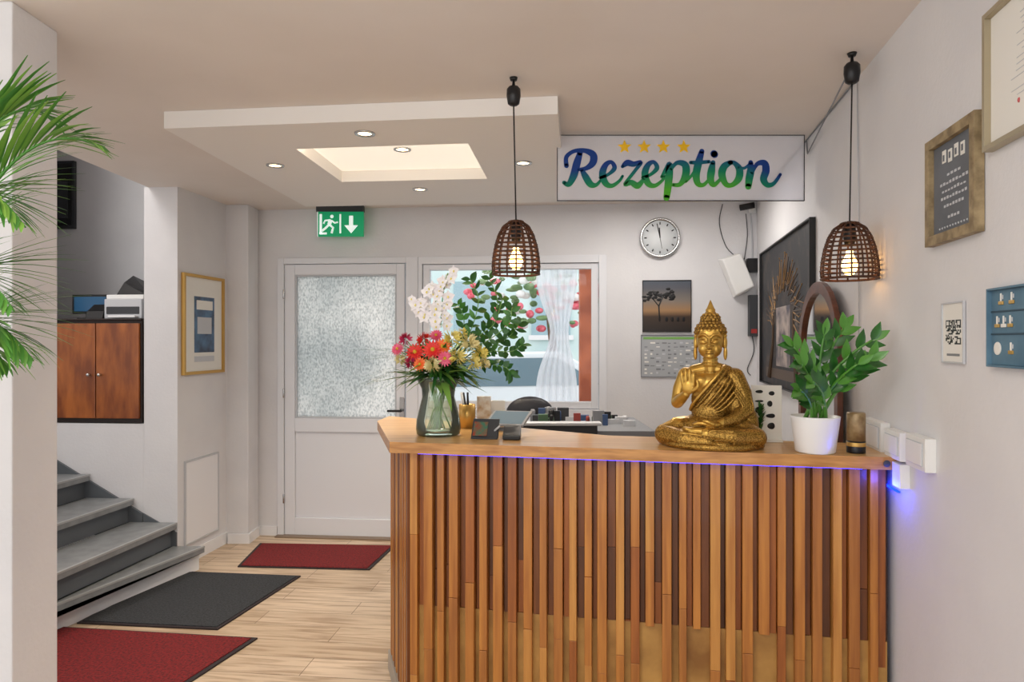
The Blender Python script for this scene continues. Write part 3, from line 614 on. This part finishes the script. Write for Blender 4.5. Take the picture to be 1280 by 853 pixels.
b=MB('wall_cables')
def wc(pts,r=.003,m=M['dgrey']): 
    Q=cr([(x,y,0) for x,y in pts],5); b.tube([BK.pt(BK.hit(x,y)[0],BK.hit(x,y)[1],.006) for x,y,_ in Q],r,m,5)
wc([(903,256),(899,280),(908,310),(925,325)]); wc([(932,268),(934,295),(930,325)]); wc([(938,268),(940,300),(940,330)],.005,M['lgrey']); wc([(940,420),(942,440),(934,462),(938,470)])
b.done()

# ---------- sockets
b=MB('wall_switches')
for (pl,pr,yt,yb) in ((1088,1113,526,563),(1118,1138,539,574),(1146,1171,546,587)):
    sa=RT.hit(pl,500)[0]; sb=RT.hit(pr,500)[0]; z1=RT.hit((pl+pr)/2,yt)[1]; z0=RT.hit((pl+pr)/2,yb)[1]
    b.fb(RT,sb,sa,z0,z1,0.0005,.030,M['pl']); b.fb(RT,sb+.012,sa-.012,z0+.014,z1-.014,.030,.034,M['lgrey']); b.fb(RT,sb+.014,sa-.014,z0+.016,z1-.016,.034,.036,M['white'])
sa=RT.hit(1128,600)[0]; sb=RT.hit(1138,600)[0]; b.fb(RT,sb,sa,RT.hit(1133,610)[1],RT.hit(1133,580)[1],.0005,.03,M['pl'])
b.done(bevel=.004)

# ---------- arched mirror on right wall
b=MB('arched_mirror'); fmr=woodm('mirror_wood',(112,62,38),(72,38,24),st=(8,8,8)); sa=RT.hit(1066,450)[0]; sb=RT.hit(1013,450)[0]; cx=(sa+sb)/2; rx=(sb-sa)/2; ztop=RT.hit(1042,351)[1]; zbot=.98; zsp=ztop-rx*.9
P=[(sa,zbot),(sa,zsp)]+[(cx-rx*math.cos(t*math.pi/20),zsp+(ztop-zsp)*math.sin(t*math.pi/20)) for t in range(1,20)]+[(sb,zsp),(sb,zbot)]
def ring(P,w,t0,t1,m):
    vs=[];n=len(P)
    for (x,z) in P:
        dx=cx-x; dz=(zsp-.1-z) if z>zsp else 0; L=math.hypot(dx,dz) or 1; xi=x+dx/L*w; zi=z+dz/L*w
        vs+=[RT.pt(x,z,t0),RT.pt(x,z,t1),RT.pt(xi,zi,t1),RT.pt(xi,zi,t0)]
    fs=[(4*i+k,4*i+(k+1)%4,4*i+4+(k+1)%4,4*i+4+k) for i in range(n-1) for k in range(4)]+[(0,1,2,3),(4*n-4,4*n-3,4*n-2,4*n-1)]
    b.add(vs,fs,m)
ring(P,.05,.034,.056,fmr)
b.fb(RT,sa,sb,zbot,zbot+.06,.035,.055,fmr)
mi=mat('mirror_glass',(225,228,230),.03,1); n=len(P); b.add([RT.pt(x,z,.042) for x,z in [(cx+(x-cx)*.94,z-.01) for x,z in P]],[tuple(range(n))],mi); b.tube([RT.pt(cx,ztop-.1,.0),RT.pt(cx,ztop-.1,.04)],.01,M['dgrey']); b.done(bevel=.003)

# ---------- Buddha statue
def buddha():
    m=MB('tmp'); g=M['paper']
    def E(x,f,z,rx,rf,rz,seg=24,rings=16): m.ell((x,-f,z),(rx,rf,rz),g,seg,rings)
    def T(ps,rs,seg=14):
        pts=[(x,-f,z) for x,f,z in ps]; m.tube(pts,rs,g,seg)
        for p,r in zip(pts,rs): m.ell(p,r,g,12,8)
    def C(P,seg=8):
        Q=cr(P,6); m.tube([(q[0],-q[1],q[2]) for q in Q],[q[3] for q in Q],g,seg)
        for q in (Q[0],Q[-1]): m.ell((q[0],-q[1],q[2]),q[3],g,8,6)
    E(0,12,6,58,34,6); E(0,0,22,38,26,20)
    for sx in(-1,1): T([(sx*18,0,20),(sx*38,10,19),(sx*54,19,14)],[17,16,12.5])
    T([(-54,19,14),(-30,36,11),(0,42,9)],[12.5,11,8]); T([(54,19,14),(28,36,16),(-2,40,19)],[12.5,11,8])
    E(-12,38,22,14,7,5); E(14,46,8,12,6,4)
    for k in range(5): T([(-22,33+2.6*k-2,23),(-29+abs(k-1)*1.2,33+2.6*k-2,24)],[2.3,1.9],8)
    E(0,2,42,23,17,20); E(0,2,58,23.5,15,20); E(0,1,75,28,15.5,18); E(-12,8,80,13,9,9); E(12,8,80,13,9,9)
    E(-27,0,87,11,11,10); E(27,0,87,12,12,10); T([(-20,0,92),(0,0,97),(20,0,92)],[8,9,8]); T([(0,1,94),(0,4,112)],[9.5,8.5])
    for z in (100,104,108): m.lathe((0,-2.4,z),[(9,-1),(9.9,0),(9,1)],g,20)
    E(0,4,131,16.5,17,19); E(0,7,121,14.5,13,13); E(0,16.5,111.5,5.5,4.5,4); E(0,15,139,13,6,8)
    E(0,0,140,18,18,16); E(0,-1,157,11,11,8)
    m.lathe((0,1,163),[(8,-2),(8.5,0),(6,2),(5.5,4),(6.2,6),(4.2,9),(2.6,13),(1.0,17),(.2,19)],g,14)
    for sx in(-1,1):
        m.ell((sx*17.5,-1,128),(3,5,9),g,12,10); m.ell((sx*18,-2,115),(2.6,3.2,9),g,12,10)
        E(sx*7,18.2,129.5,4.8,3.4,2.6,14,10)
        C([(sx*2.6,20.6,129,.7),(sx*7,21.6,127.7,.8),(sx*12,17.6,129.4,.6)])
        C([(sx*1.5,20.8,134,1.1),(sx*5,21,137.3,1.2),(sx*10,19,137.6,1.1),(sx*14,15,134.5,.7)])
        E(sx*7.5,12.2,120.5,6,6.4,7,14,10)
    C([(0,20.6,135,1.5),(0,22.4,129,1.8),(0,25.0,124.2,2.5)]); E(-2.8,21.6,123.6,1.9,1.9,1.5,8,6); E(2.8,21.6,123.6,1.9,1.9,1.5,8,6)
    C([(-5.4,18.6,118.6,.7),(-2.2,21.2,118.9,1.3),(0,21.4,118.3,1.2),(2.2,21.2,118.9,1.3),(5.4,18.6,118.6,.7)]); C([(-4,18.8,116.3,.8),(0,21.0,115.7,1.6),(4,18.8,116.3,.8)])
    def curl(az,el,cx,cf,cz,rr,rz,s=2.5):
        x=cx+rr*math.cos(el)*math.sin(az); f=cf+rr*math.cos(el)*math.cos(az); z=cz+rz*math.sin(el); m.ell((x,-f,z),s,g,8,6)
    for j in range(9):
        el=-.75+j*.27; n=max(6,int(24*math.cos(el)))
        for k in range(n):
            az=2*math.pi*(k+.5*(j%2))/n; aa=az if az<=math.pi else az-2*math.pi
            hair= .22 if abs(aa)<.95 else (-.2 if abs(aa)<1.35 else -1.2)
            if el<hair: continue
            curl(az,el,0,0,140,18.2,16.4)
    for k in range(9): curl(-1.1+2.2*k/8,.2,0,1,140,18.6,16.4,2.3)
    for j in range(4):
        el=-.1+j*.4; n=max(5,int(15*math.cos(el)))
        for k in range(n): curl(2*math.pi*(k+.5*(j%2))/n,el,0,-1,157,11,8.5,2.3)
    T([(-30,0,87),(-37,1,70),(-40,4,53)],[10,9,8]); T([(-40,4,53),(-34,15,58),(-27,25,65)],[8,6.8,5])
    m.ell((-24,-28,74),(8.4,3.6,9.5),g,14,10)
    for k,(dx,L) in enumerate([(-6.6,14),(-2.4,17),(1.9,16.5),(6.1,12.5)]):
        C([(-24+dx,28.5,77,2.2),(-24.4+dx*1.1,29.6,80+L*.5,2.1),(-24.8+dx*1.12,28.6,79+L,1.6)])
    C([(-18,29,70,2.8),(-12.5,32,75,2.5),(-13.5,32.5,82,1.7)])
    T([(29,0,85),(38,1,66),(42,4,47)],[12,11,10]); T([(42,4,47),(30,20,36),(14,31,31)],[10,8,5.2])
    E(4,36,30,11,7,3.4)
    for k in range(4): C([(-3,32+3*k,31,2.2),(-11,32+3*k,31.6,2.1),(-18+abs(k-1),32+3*k,30,1.5)])
    C([(6,42,31,2.5),(0,44,34,2.2),(-5,43,35,1.6)])
    C([(17,-8,99,2.4),(17,6,98,2.6),(11,15.5,90,2.6),(1,18.6,78,2.5),(-10,17.5,65,2.4),(-20,13,52,2.3),(-24,4,44,2)])
    C([(20,-4,98,1.6),(20.5,6,96,1.8),(16,14,88,1.8),(6,18.5,75,1.8),(-5,17.6,61,1.8),(-15,15,49,1.6)])
    for o in range(1,6):
        q=o*6.2; C([(20+o*2.4,6,96-o*1.6,.8),(17+q*.62,14-o*.9,88-o*3,1.3),(8+q*.62,17.8-o*.4,73-o*3,1.5),(-2+q*.55,17.5,59-o*2.6,1.3),(-10+q*.5,17,48-o*1.2,.8)])
    for o in range(7): C([(-57+o*3,22+o*1.2,20-o*.8,.8),(-42,34-o*2.3,20+o*.6,1.3),(-24,44-o*2.6,19+o*.5,1.3),(-2,46-o*2,17+o,.7)])
    for o in range(7): C([(57-o*3,22+o*1.2,20-o*.8,.8),(42,36-o*2.6,22+o*.5,1.3),(24,44-o*2.8,24+o*.4,1.3),(4,46-o*2,24+o*.6,.7)])
    for o in range(6): C([(36-o*1.5,9+o*1.2,78-o*2,.9),(47-o*1.6,8+o*1.5,62-o*2.5,1.3),(50-o*3.4,12+o*2,46-o*1.6,1.3),(36-o*4,20+o*2,36-o,.8)])
    E(44,-2,28,13,14,22); E(30,2,52,12,12,16)
    C([(-60,8,4,4),(-42,36,4,4.2),(-14,48,4,4.2),(14,50,4,4.2),(42,38,4,4.2),(60,8,4,4)])
    o=m.done(recalc=False)
    r=o.modifiers.new('r','REMESH'); r.mode='VOXEL'; r.voxel_size=.7
    sm=o.modifiers.new('s','SMOOTH'); sm.factor=.5; sm.iterations=1
    dg=bpy.context.evaluated_depsgraph_get(); dg.update(); ne=bpy.data.meshes.new_from_object(o.evaluated_get(dg)); bpy.data.objects.remove(o)
    def gold(n,c,c2,ro,sc_,vor=False):
        g=bpy.data.materials.new(n); g.use_nodes=True; nt=g.node_tree; pb=nt.nodes['Principled BSDF']; tc=nt.nodes.new('ShaderNodeTexCoord')
        v=nt.nodes.new('ShaderNodeTexVoronoi' if vor else 'ShaderNodeTexNoise'); v.inputs['Scale'].default_value=sc_; nt.links.new(tc.outputs['Object'],v.inputs[0])
        rr=nt.nodes.new('ShaderNodeValToRGB'); rr.color_ramp.elements[0].color=lin(c); rr.color_ramp.elements[1].color=lin(c2); rr.color_ramp.elements[0].position=.3; rr.color_ramp.elements[1].position=.7
        nt.links.new(v.outputs[0],rr.inputs[0])
        ge=nt.nodes.new('ShaderNodeNewGeometry'); cr_=nt.nodes.new('ShaderNodeValToRGB'); cr_.color_ramp.elements[0].position=.44; cr_.color_ramp.elements[0].color=(.2,.15,.09,1); cr_.color_ramp.elements[1].position=.5; nt.links.new(ge.outputs['Pointiness'],cr_.inputs[0])  # occlusion shade painted into the gold's crevices by pointiness, doubling as patina
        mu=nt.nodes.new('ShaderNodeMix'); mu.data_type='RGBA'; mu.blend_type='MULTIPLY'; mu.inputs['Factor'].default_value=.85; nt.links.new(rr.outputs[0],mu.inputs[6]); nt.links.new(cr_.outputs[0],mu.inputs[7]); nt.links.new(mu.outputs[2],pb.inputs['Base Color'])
        if vor:
            bp=nt.nodes.new('ShaderNodeBump'); bp.invert=True; bp.inputs['Strength'].default_value=.4; bp.inputs['Distance'].default_value=.001; nt.links.new(v.outputs['Distance'],bp.inputs['Height']); nt.links.new(bp.outputs[0],pb.inputs['Normal'])
        pb.inputs['Metallic'].default_value=.75; pb.inputs['Roughness'].default_value=ro; return g
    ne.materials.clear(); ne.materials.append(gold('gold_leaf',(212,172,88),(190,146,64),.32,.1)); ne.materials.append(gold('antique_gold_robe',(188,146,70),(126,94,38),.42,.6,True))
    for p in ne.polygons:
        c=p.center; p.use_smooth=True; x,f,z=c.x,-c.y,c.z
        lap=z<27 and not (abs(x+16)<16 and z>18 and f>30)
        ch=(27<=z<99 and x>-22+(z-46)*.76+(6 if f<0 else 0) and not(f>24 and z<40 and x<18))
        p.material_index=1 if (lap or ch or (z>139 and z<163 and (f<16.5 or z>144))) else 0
    S=2.40/FL; ob=bpy.data.objects.new('buddha_statue',ne); sc.collection.objects.link(ob); ob.scale=(S,S,S)
    mn=min(v.co.z for v in ne.vertices); ob.location=(((888-640)/FL)*2.40,2.40,zt_+.0005-mn*S); ob.rotation_euler=(0,0,math.radians(-20))
buddha()

# ---------- plants
pg=[mat('palm_green_a',(136,182,76),.5,c2=(92,150,56),scale=6),mat('palm_green_b',(76,136,52),.5)]
b=MB('potted_palm'); bx,by=-1.30,1.30
b.lathe((bx,by,0),[(0,0),(.13,0),(.17,.3),(.18,.32),(.165,.32),(.15,.28),(0,.28)],mat('planter_grey',(90,90,92),.6),28)
tips=[W(128,184,1.42),W(32,285,1.28),W(42,452,1.3),W(-150,60,1.3),W(-200,250,1.1),W(-120,10,1.6),W(10,462,1.38),W(70,150,1.5),W(18,390,1.22)]
for k,tp in enumerate(tips):
    base=Vector((bx+U(-.03,.03),by+U(-.03,.03),.3)); mid=Vector((bx+(tp.x-bx)*.25,by+(tp.y-by)*.3,max(tp.z+.16,1.6) if k in(0,3,4,5,7) else tp.z+.40)); 
    Q=[base*(1-t)**2+mid*2*t*(1-t)+tp*t*t for t in [i/32 for i in range(33)]]
    b.tube(Q,[.008*(1-.8*i/32) for i in range(33)],pg[1],6)
    n=38
    for i in range(n):
        t=.42+.58*i/n; f=t*32; j=min(int(f),31); p=Q[j].lerp(Q[j+1],f-j); dr=(Q[j+1]-Q[j]).normalized(); sd_=dr.cross(Vector((0,0,1))); 
        if sd_.length<.1: sd_=Vector((0,1,0))
        sd_.normalize(); L=.20*math.sin(math.pi*min(1,(t-.42)/.58*.8+.22))+.03
        for sg in(-1,1): b.leaf(p,dr*.9+sd_*sg*.7+Vector((0,0,U(-.05,.2))),(0,0,1),L*U(.85,1.1),.010,pg[(i+k)%2],U(.1,.35),5)
b.done(recalc=False)

zg=[mat('zz_leaf_a',(50,114,38),.3,c2=(32,84,28),scale=20,coat=.3),mat('zz_leaf_b',(84,146,52),.3,coat=.3)]
b=MB('potted_zz_plant'); pc=Vector(((1019-640)/FL*2.25,2.25,zt_+.0005)); 
b.lathe(pc,[(0,0),(.058,0),(.062,.004),(.076,.114),(.077,.120),(.071,.120),(.068,.110),(0,.11)],mat('white_pot',(240,240,240),.3),40); b.lathe(pc+Vector((0,0,.108)),[(0,0.003),(.0675,.0)],mat('soil',(50,36,28),.9),20)
for (tx,ty,dd) in ((992,434,2.18),(1002,456,2.10),(1030,420,2.25),(1054,412,2.26),(1090,426,2.17),(1072,456,2.10),(1016,478,2.08),(1088,452,2.12),(1000,488,2.12)):
    tp=W(tx,ty,dd); base=pc+Vector((U(-.03,.03),U(-.03,.03),.11)); mid=Vector((base.x*.7+tp.x*.3,base.y*.5+tp.y*.5,base.z*.35+tp.z*.65+.01))
    Q=[base*(1-t)**2+mid*2*t*(1-t)+tp*t*t for t in [i/12 for i in range(13)]]; b.tube(Q,[.0075*(1-.55*i/12) for i in range(13)],zg[1],7)
    for i in range(4,13):
        dr=(Q[min(i+1,12)]-Q[i-1]).normalized(); sd_=dr.cross(Vector((0,-1,.3))).normalized(); sg=1 if i%2 else -1
        b.leaf(Q[i],dr*1.0+sd_*sg*.72+Vector((0,U(-.3,.1),0)),Vector((0,-1,.4)),U(.056,.074),.030,zg[0 if R()<.65 else 1],.10,6,shape=.8)
    b.leaf(tp,(tp-mid),Vector((0,-1,.4)),.06,.026,zg[1],.05,6)
b.done(recalc=False)

# vase with bouquet
b=MB('flower_vase'); vc=Vector(((548-640)/FL*2.66,2.66,zt_+.0008)); k=2.66/FL
vp=[(0,0),(24,0),(27,2),(28,8),(27,20),(23,36),(20,48),(21,58),(26,68),(29,72)]
vi=[(27.5,72),(24.5,67),(19.5,57),(18.5,48),(21.5,36),(25.3,20),(26,8),(24,5),(0,5)]
b.lathe(vc,[(r*k,z*k) for r,z in vp+vi],glassy('vase_glass',(240,246,238),.35,.02,tint=(252,254,250),op=.04),36)
b.lathe(vc,[(r*k,z*k) for r,z in [(0,5.5),(23.5,5.5),(25.5,8.5),(24.8,20),(21,36),(18.5,46),(0,46)]],glassy('vase_water',(236,242,230),.12,.02,tint=(246,248,238),op=.08),30)
stg=mat('stem_green',(110,156,76),.5)
bc=vc+Vector((0,0,70*k))
for i in range(24):
    a=U(0,6.28); r=U(2,16)*k; p0=vc+Vector((math.cos(a)*r,math.sin(a)*r,8*k)); a2=a+U(2,4); p1=bc+Vector((math.cos(a2)*12*k,math.sin(a2)*12*k,-U(0,6)*k)); b.tube([p0,(p0+p1)/2,p1],.0028,stg,6)
b.done()
b=MB('flower_bouquet')
lg=[mat('leaf_green_a',(70,132,48),.45,c2=(46,98,34),scale=15),mat('leaf_green_b',(42,94,38),.45),mat('leaf_green_c',(124,168,72),.5)]
FX=lambda px,py,dd=0: W(px,py,2.66+dd)
for i in range(190):
    a=U(0,6.28); el=U(-.25,1.0); dr=Vector((math.cos(a)*math.cos(el),math.sin(a)*math.cos(el),math.sin(el))); b.leaf(bc+Vector((U(-.03,.05),U(-.03,.03),U(0.005,.07))),dr,(0,0,1),U(.10,.19),U(.014,.032),random.choice(lg),U(.1,.5),5)
fc={n:mat('petal_'+n,c,.55,c2=c2,scale=30) for n,c,c2 in (('red',(220,30,34),(232,60,44)),('orange',(244,96,36),(250,130,56)),('pink',(226,70,110),(238,120,150)),('magenta',(196,40,90),(220,70,120)),('yellow',(240,222,110),(246,236,160)),('cream',(244,236,192),(240,226,160)),('peach',(240,196,130),(244,214,156)))}
cen=mat('flower_center',(200,160,40),.7); wht=mat('petal_white',(250,248,248),.5,c2=(244,238,242),scale=30)
def flower(px,py,r,col,dd,kind=0):
    c=FX(px,py,dd); r=r*k; nrm=(c-(bc+Vector((0,.05,.0)))).normalized()*.6+Vector((0,-.8,.15)); nrm.normalize(); sx=nrm.cross(Vector((0,0,1))).normalized(); sy=nrm.cross(sx)
    b.tube([bc+Vector((0,0,.005)),c-nrm*.01],.002,stg,5)
    if kind==0:
        for ly,(n,rr,li) in enumerate(((16,1,.12),(13,.8,.4),(9,.5,.8))):
            for q in range(n):
                a=2*math.pi*(q+.5*ly)/n; dr=sx*math.cos(a)+sy*math.sin(a)+nrm*li; b.leaf(c,dr,nrm,r*rr,r*.42,fc[col],.15,4,shape=.7)
        b.ell(c+nrm*r*.12,r*.22,cen,8,6)
    else:
        for q in range(70):
            v=Vector((U(-1,1),U(-1,1),U(-1,1)))
            if v.length<.2: continue
            v.normalize(); v=(v+nrm*.6).normalized(); b.leaf(c+v*r*.3,v,(sx+sy*.3),r*.7,r*.32,fc[col],.1,3,shape=.8)
fl=[(519,441,12,'red',-.10,0),(541,438,13,'red',-.13,0),(497,437,9,'pink',-.05,0),(507,425,9,'magenta',-.04,1),(530,425,10,'red',-.08,1),(553,434,11,'orange',-.12,0),(541,456,12,'cream',-.15,1),(565,424,13,'yellow',-.10,1),(587,430,13,'cream',-.10,1),(600,443,11,'yellow',-.06,1),(592,455,10,'yellow',-.10,1),(572,446,12,'yellow',-.14,1),(556,449,10,'pink',-.14,0),(514,454,9,'magenta',-.10,1),(545,420,9,'pink',-.05,0),(578,417,8,'yellow',-.03,1),(525,456,9,'orange',-.12,0),(605,456,8,'cream',-.03,1),(500,450,8,'cream',-.05,1)]
for f in fl: flower(*f)
def orchid(c,r):
    nrm=Vector((U(-.5,.5),-1,U(-.2,.3))).normalized(); sx=nrm.cross(Vector((0,0,1))).normalized(); sy=nrm.cross(sx)
    for q in range(5):
        a=math.pi/2+2*math.pi*q/5; w=1.0 if q in(1,4) else .62; b.leaf(c,sx*math.cos(a)-sy*math.sin(a)+nrm*.15,nrm,r,r*w,wht,.1,5,shape=.75)
    b.ell(c+nrm*r*.15,(r*.14,r*.14,r*.2),fc['yellow'],8,6)
for st_ in ([(551,410),(552,385),(556,355),(560,342)],[(545,410),(532,395),(526,380),(522,376)],[(548,405),(545,380),(542,356)]):
    Q=cr([(x,y,0) for x,y in st_],6); P=[FX(x,y,-.02) for x,y,_ in Q]; b.tube(P,.0022,stg,6)
    for i in range(2,len(P)):
        if i%2==0 or R()<.6: orchid(P[i]+Vector((U(-.03,.03),U(-.02,.01),U(-.02,.01))),U(.020,.030))
for st_ in ([(575,440),(590,410),(598,375),(588,350)],[(580,440),(605,410),(622,380),(612,350)],[(585,440),(612,425),(636,405),(640,385)],[(585,445),(615,440),(640,440),(652,432)],[(575,440),(580,400),(572,380)],[(590,445),(610,455),(632,460),(640,470)],[(585,440),(600,420),(618,405),(628,375)],[(588,442),(618,432),(638,420),(650,404)]):
    Q=cr([(x,y,0) for x,y in st_],7); dd=U(-.05,.1); P=[FX(x,y,dd) for x,y,_ in Q]; b.tube(P,.002,stg,5)
    for i in range(3,len(P),2):
        dr=(P[i]-P[i-1]).normalized(); sd_=dr.cross(Vector((0,-1,0))).normalized()
        for sg in (-1,1): b.leaf(P[i],dr*U(.2,1)+sd_*sg*U(.5,1)+Vector((0,U(-.7,.7),U(-.2,.3))),Vector((U(-.8,.8),-1,U(-.3,1))),U(.028,.05),U(.018,.028),lg[0 if R()<.4 else 1],U(0,.3),5)
for i in range(26):
    tx,ty=U(436,500),U(432,490); p1=FX(tx,ty,U(-.1,.15)); m_=(bc+p1)/2+Vector((0,0,.04)); b.leaf(m_,p1-m_,(0,0,1),(p1-m_).length,.004,lg[0],.1,5); b.tube([bc+Vector((0,0,.005)),m_],.001,lg[0],4)
for (tx,ty) in ((470,470),(490,480),(480,460),(620,470),(610,485),(500,478)): p1=FX(tx,ty,-.05); b.leaf(bc+Vector((0,0,.01)),p1-bc,(0,0,1),(p1-bc).length,.03,lg[0],.15,7)
b.done(recalc=False)

# ---------- small items on counter
zc=zt_+.0006
b=MB('candle_jar'); c=Vector(((1070-640)/FL*2.24,2.24,zc)); b.lathe(c,[(0,0),(.028,0),(.029,.003),(.029,.04)],M['black'],24); b.lathe(c+Vector((0,0,.04)),[(.029,0),(.029,.088),(.027,.092),(0,.09)],mat('jar_gold',(176,152,112),.35,.3,c2=(130,104,70),scale=30),24)
b.lathe(c+Vector((0,0,.022)),[(.0295,0),(.0297,.001),(.0297,.012),(.0295,.013)],M['goldf'],24); b.done()
b=MB('brochure_stand'); Pa=Vector(((939-640)/FL*2.5,2.50,0)); Bf=Fr((Pa.x,Pa.y),(1,-.12),(-.12,-1))
w=.105; h=.205
b.fb(Bf,0,w,zc,zc+h,0,.012,M['paper']); b.fb(Bf,0,w,zc,zc+.01,.012,.03,M['paper'])
for (a,c,e,f_) in ((.1,.45,.86,.92),(.55,.8,.82,.9),(.08,.5,.70,.74),(.5,.72,.62,.73),(.1,.35,.5,.62),(.45,.9,.42,.5),(.1,.3,.3,.42),(.5,.85,.22,.34),(.15,.4,.14,.22)): b.ell(Bf.pt(w*(a+c)/2,zc+h*(e+f_)/2,.012),(w*(c-a)/2,.0015,h*(f_-e)/2),M['black'],10,6)
b.done(bevel=.002)
b=MB('potted_fern'); c=Vector(((951-640)/FL*2.45,2.455,zc)); b.lathe(c,[(0,0),(.012,0),(.015,.035),(.012,.034),(0,.03)],M['dgrey'],20)
for i in range(60): a=U(0,6.28); el=U(.8,1.5); b.leaf(c+Vector((0,0,.03+U(0,.09))),(math.cos(a)*math.cos(el),math.sin(a)*math.cos(el),math.sin(el)),(0,0,1),U(.02,.04),.012,lg[1],.2,4)
b.done(recalc=False)
b=MB('card_display'); c=Vector(((607-640)/FL*2.58,2.58,zc)); cf=Fr((c.x-.05,c.y),(1,-.15),(-.15,-1))
b.hull8([cf.pt(0,zc,.0),cf.pt(.1,zc,.0),cf.pt(.1,zc,.03),cf.pt(0,zc,.03)],[cf.pt(0,zc+.07,-.03),cf.pt(.1,zc+.07,-.03),cf.pt(.1,zc+.07,-.02),cf.pt(0,zc+.07,-.02)],M['dgrey'])
b.hull8([cf.pt(.006,zc+.012,.028),cf.pt(.06,zc+.012,.028),cf.pt(.06,zc+.06,-.012),cf.pt(.006,zc+.06,-.012)],[cf.pt(.006,zc+.012,.03),cf.pt(.06,zc+.012,.03),cf.pt(.06,zc+.06,-.010),cf.pt(.006,zc+.06,-.010)],mat('card_red',(150,60,40),.4,c2=(60,110,90),scale=40)); b.done(bevel=.001)
b=MB('tablet')
ta=[Vector((-.115,2.78,zc+.02)),Vector((.045,2.74,zc+.02)),Vector((.085,2.85,zc+.065)),Vector((-.075,2.89,zc+.065))]
b.hull8(ta,[p+Vector((0,0,.008)) for p in ta],M['grey']); tb_=[ta[0].lerp(ta[2],.06),ta[1].lerp(ta[3],.06),ta[2].lerp(ta[0],.06),ta[3].lerp(ta[1],.06)]
b.hull8([p+Vector((0,0,.0082)) for p in tb_],[p+Vector((0,0,.009)) for p in tb_],mat('tablet_screen',(110,130,144),.1))
b.tube([(-.02,2.82,zc),(-.02,2.83,zc+.04)],.012,M['grey']); b.lathe((-.02,2.82,zc),[(0,0),(.04,0),(.04,.006),(0,.006)],M['grey'],20); b.done(bevel=.002)
b=MB('card_reader'); c=Vector((-.005,2.56,zc)); b.hull8([c+Vector(v) for v in((-.03,-.04,0),(.035,-.05,0),(.04,.05,0),(-.025,.06,0))],[c+Vector(v) for v in((-.03,-.04,.018),(.035,-.05,.018),(.04,.05,.045),(-.025,.06,.045))],M['black']); b.tube([c+Vector((-.05,.02,.006)),c+Vector((-.06,.0,.03)),c+Vector((-.04,-.02,.05))],.004,M['lgrey']); b.done(bevel=.004)
b=MB('paper_stack'); b.box(-.11,-.03,2.93,2.95,zc,zc+.11,M['paper']); b.box(-.15,-.09,2.91,2.925,zc,zc+.13,mat('flyer',(200,170,130),.6,c2=(240,235,225),scale=30)); b.done()
b=MB('pen_cup'); b.lathe((-.19,2.88,zc),[(0,0),(.035,0),(.035,.10),(.032,.10),(.031,.01),(0,.01)],M['goldf'],20)
for i in range(5): b.tube([(-.19+U(-.01,.01),2.88,zc+.012),(-.19+U(-.028,.028),2.88+U(-.02,.02),zc+.15)],.004,[M['black'],M['pl'],M['dgrey']][i%3],6)
b.done()

# ---------- reception desk area behind
b=MB('back_desk'); b.box(-.55,.75,3.55,4.2,.98,1.01,M['grey']); b.box(-.53,-.49,3.57,4.18,0,.98,M['grey']); b.box(.69,.73,3.57,4.18,0,.98,M['grey']); b.box(.02,.44,3.5,3.55,.80,1.045,M['dgrey']); b.box(.0,.46,3.48,3.56,1.045,1.06,M['lgrey']); b.done(bevel=.003)
b=MB('office_chair'); c=Vector((.12,4.55,0))
lea=mat('leather_black',(34,34,40),.4)
b.ell(c+Vector((0,.0,1.00)),(.16,.04,.11),lea,20,12); b.ell(c+Vector((0,.0,.85)),(.17,.05,.2),lea,20,12); b.ell(c+Vector((0,-.16,.55)),(.22,.19,.06),lea,20,10); b.tube([c+Vector((0,-.16,.1)),c+Vector((0,-.16,.52))],.03,M['chrome'])
b.tube([c+Vector((0,-.05,.52)),c+Vector((0,.04,.75))],.025,M['black'])
for i in range(5): a=i*1.2566; b.tube([c+Vector((0,-.1,.1)),c+Vector((math.cos(a)*.27,-.1+math.sin(a)*.27,.07))],.02,M['black']); b.ell(c+Vector((math.cos(a)*.27,-.1+math.sin(a)*.27,.03)),.03,M['black'],10,8)
for sx in(-1,1): b.tube([c+Vector((sx*.2,-.05,.6)),c+Vector((sx*.24,-.08,.8)),c+Vector((sx*.22,-.26,.82))],.02,mat('arm_wood',(110,60,34),.4))
b.done()
b=MB('desk_clutter'); cols=[M['black'],M['lgrey'],M['dgrey'],mat('item_red',(150,60,50),.5),mat('item_green',(70,100,70),.5),mat('item_blue',(60,84,124),.5),M['grey']]
for i in range(30):
    x=U(.12,.66); y=U(3.68,4.05); h=U(.02,.08); w=U(.012,.035); m_=cols[i%7]
    if i%3: b.box(x-w,x+w,y-w*.6,y+w*.6,1.0102,1.0102+h,m_)
    else: b.lathe((x,y,1.0102),[(0,0),(w*.6,0),(w*.6,h),(w*.4,h+.01),(0,h+.01)],m_,12)
b.done()

# ---------- lighting
w=bpy.data.worlds.new('world'); sc.world=w; w.use_nodes=True; bg=w.node_tree.nodes['Background']; bg.inputs[0].default_value=(.97,.98,1,1); bg.inputs[1].default_value=1.6
def area(name,loc,rot,sx,sy,e,c=(1,1,1)):
    L=bpy.data.lights.new(name,'AREA'); L.shape='RECTANGLE'; L.size=sx; L.size_y=sy; L.energy=e; L.color=c; o=bpy.data.objects.new(name,L); o.location=loc; o.rotation_euler=tuple(math.radians(a) for a in rot); sc.collection.objects.link(o)
area('lobby_fill_light',(-.6,.4,2.44),(20,0,0),1.6,.8,34,(1,.95,.88))  # unseen fill light near the camera, added to brighten the room
area('stairwell_light',(-3.1,3.2,3.5),(0,0,0),.8,1.2,26,(1,.96,.92))
area('office_fill_light',(.9,4.1,2.44),(0,0,0),.6,.6,13,(1,.95,.9))  # fill light without a fixture, added under the office ceiling
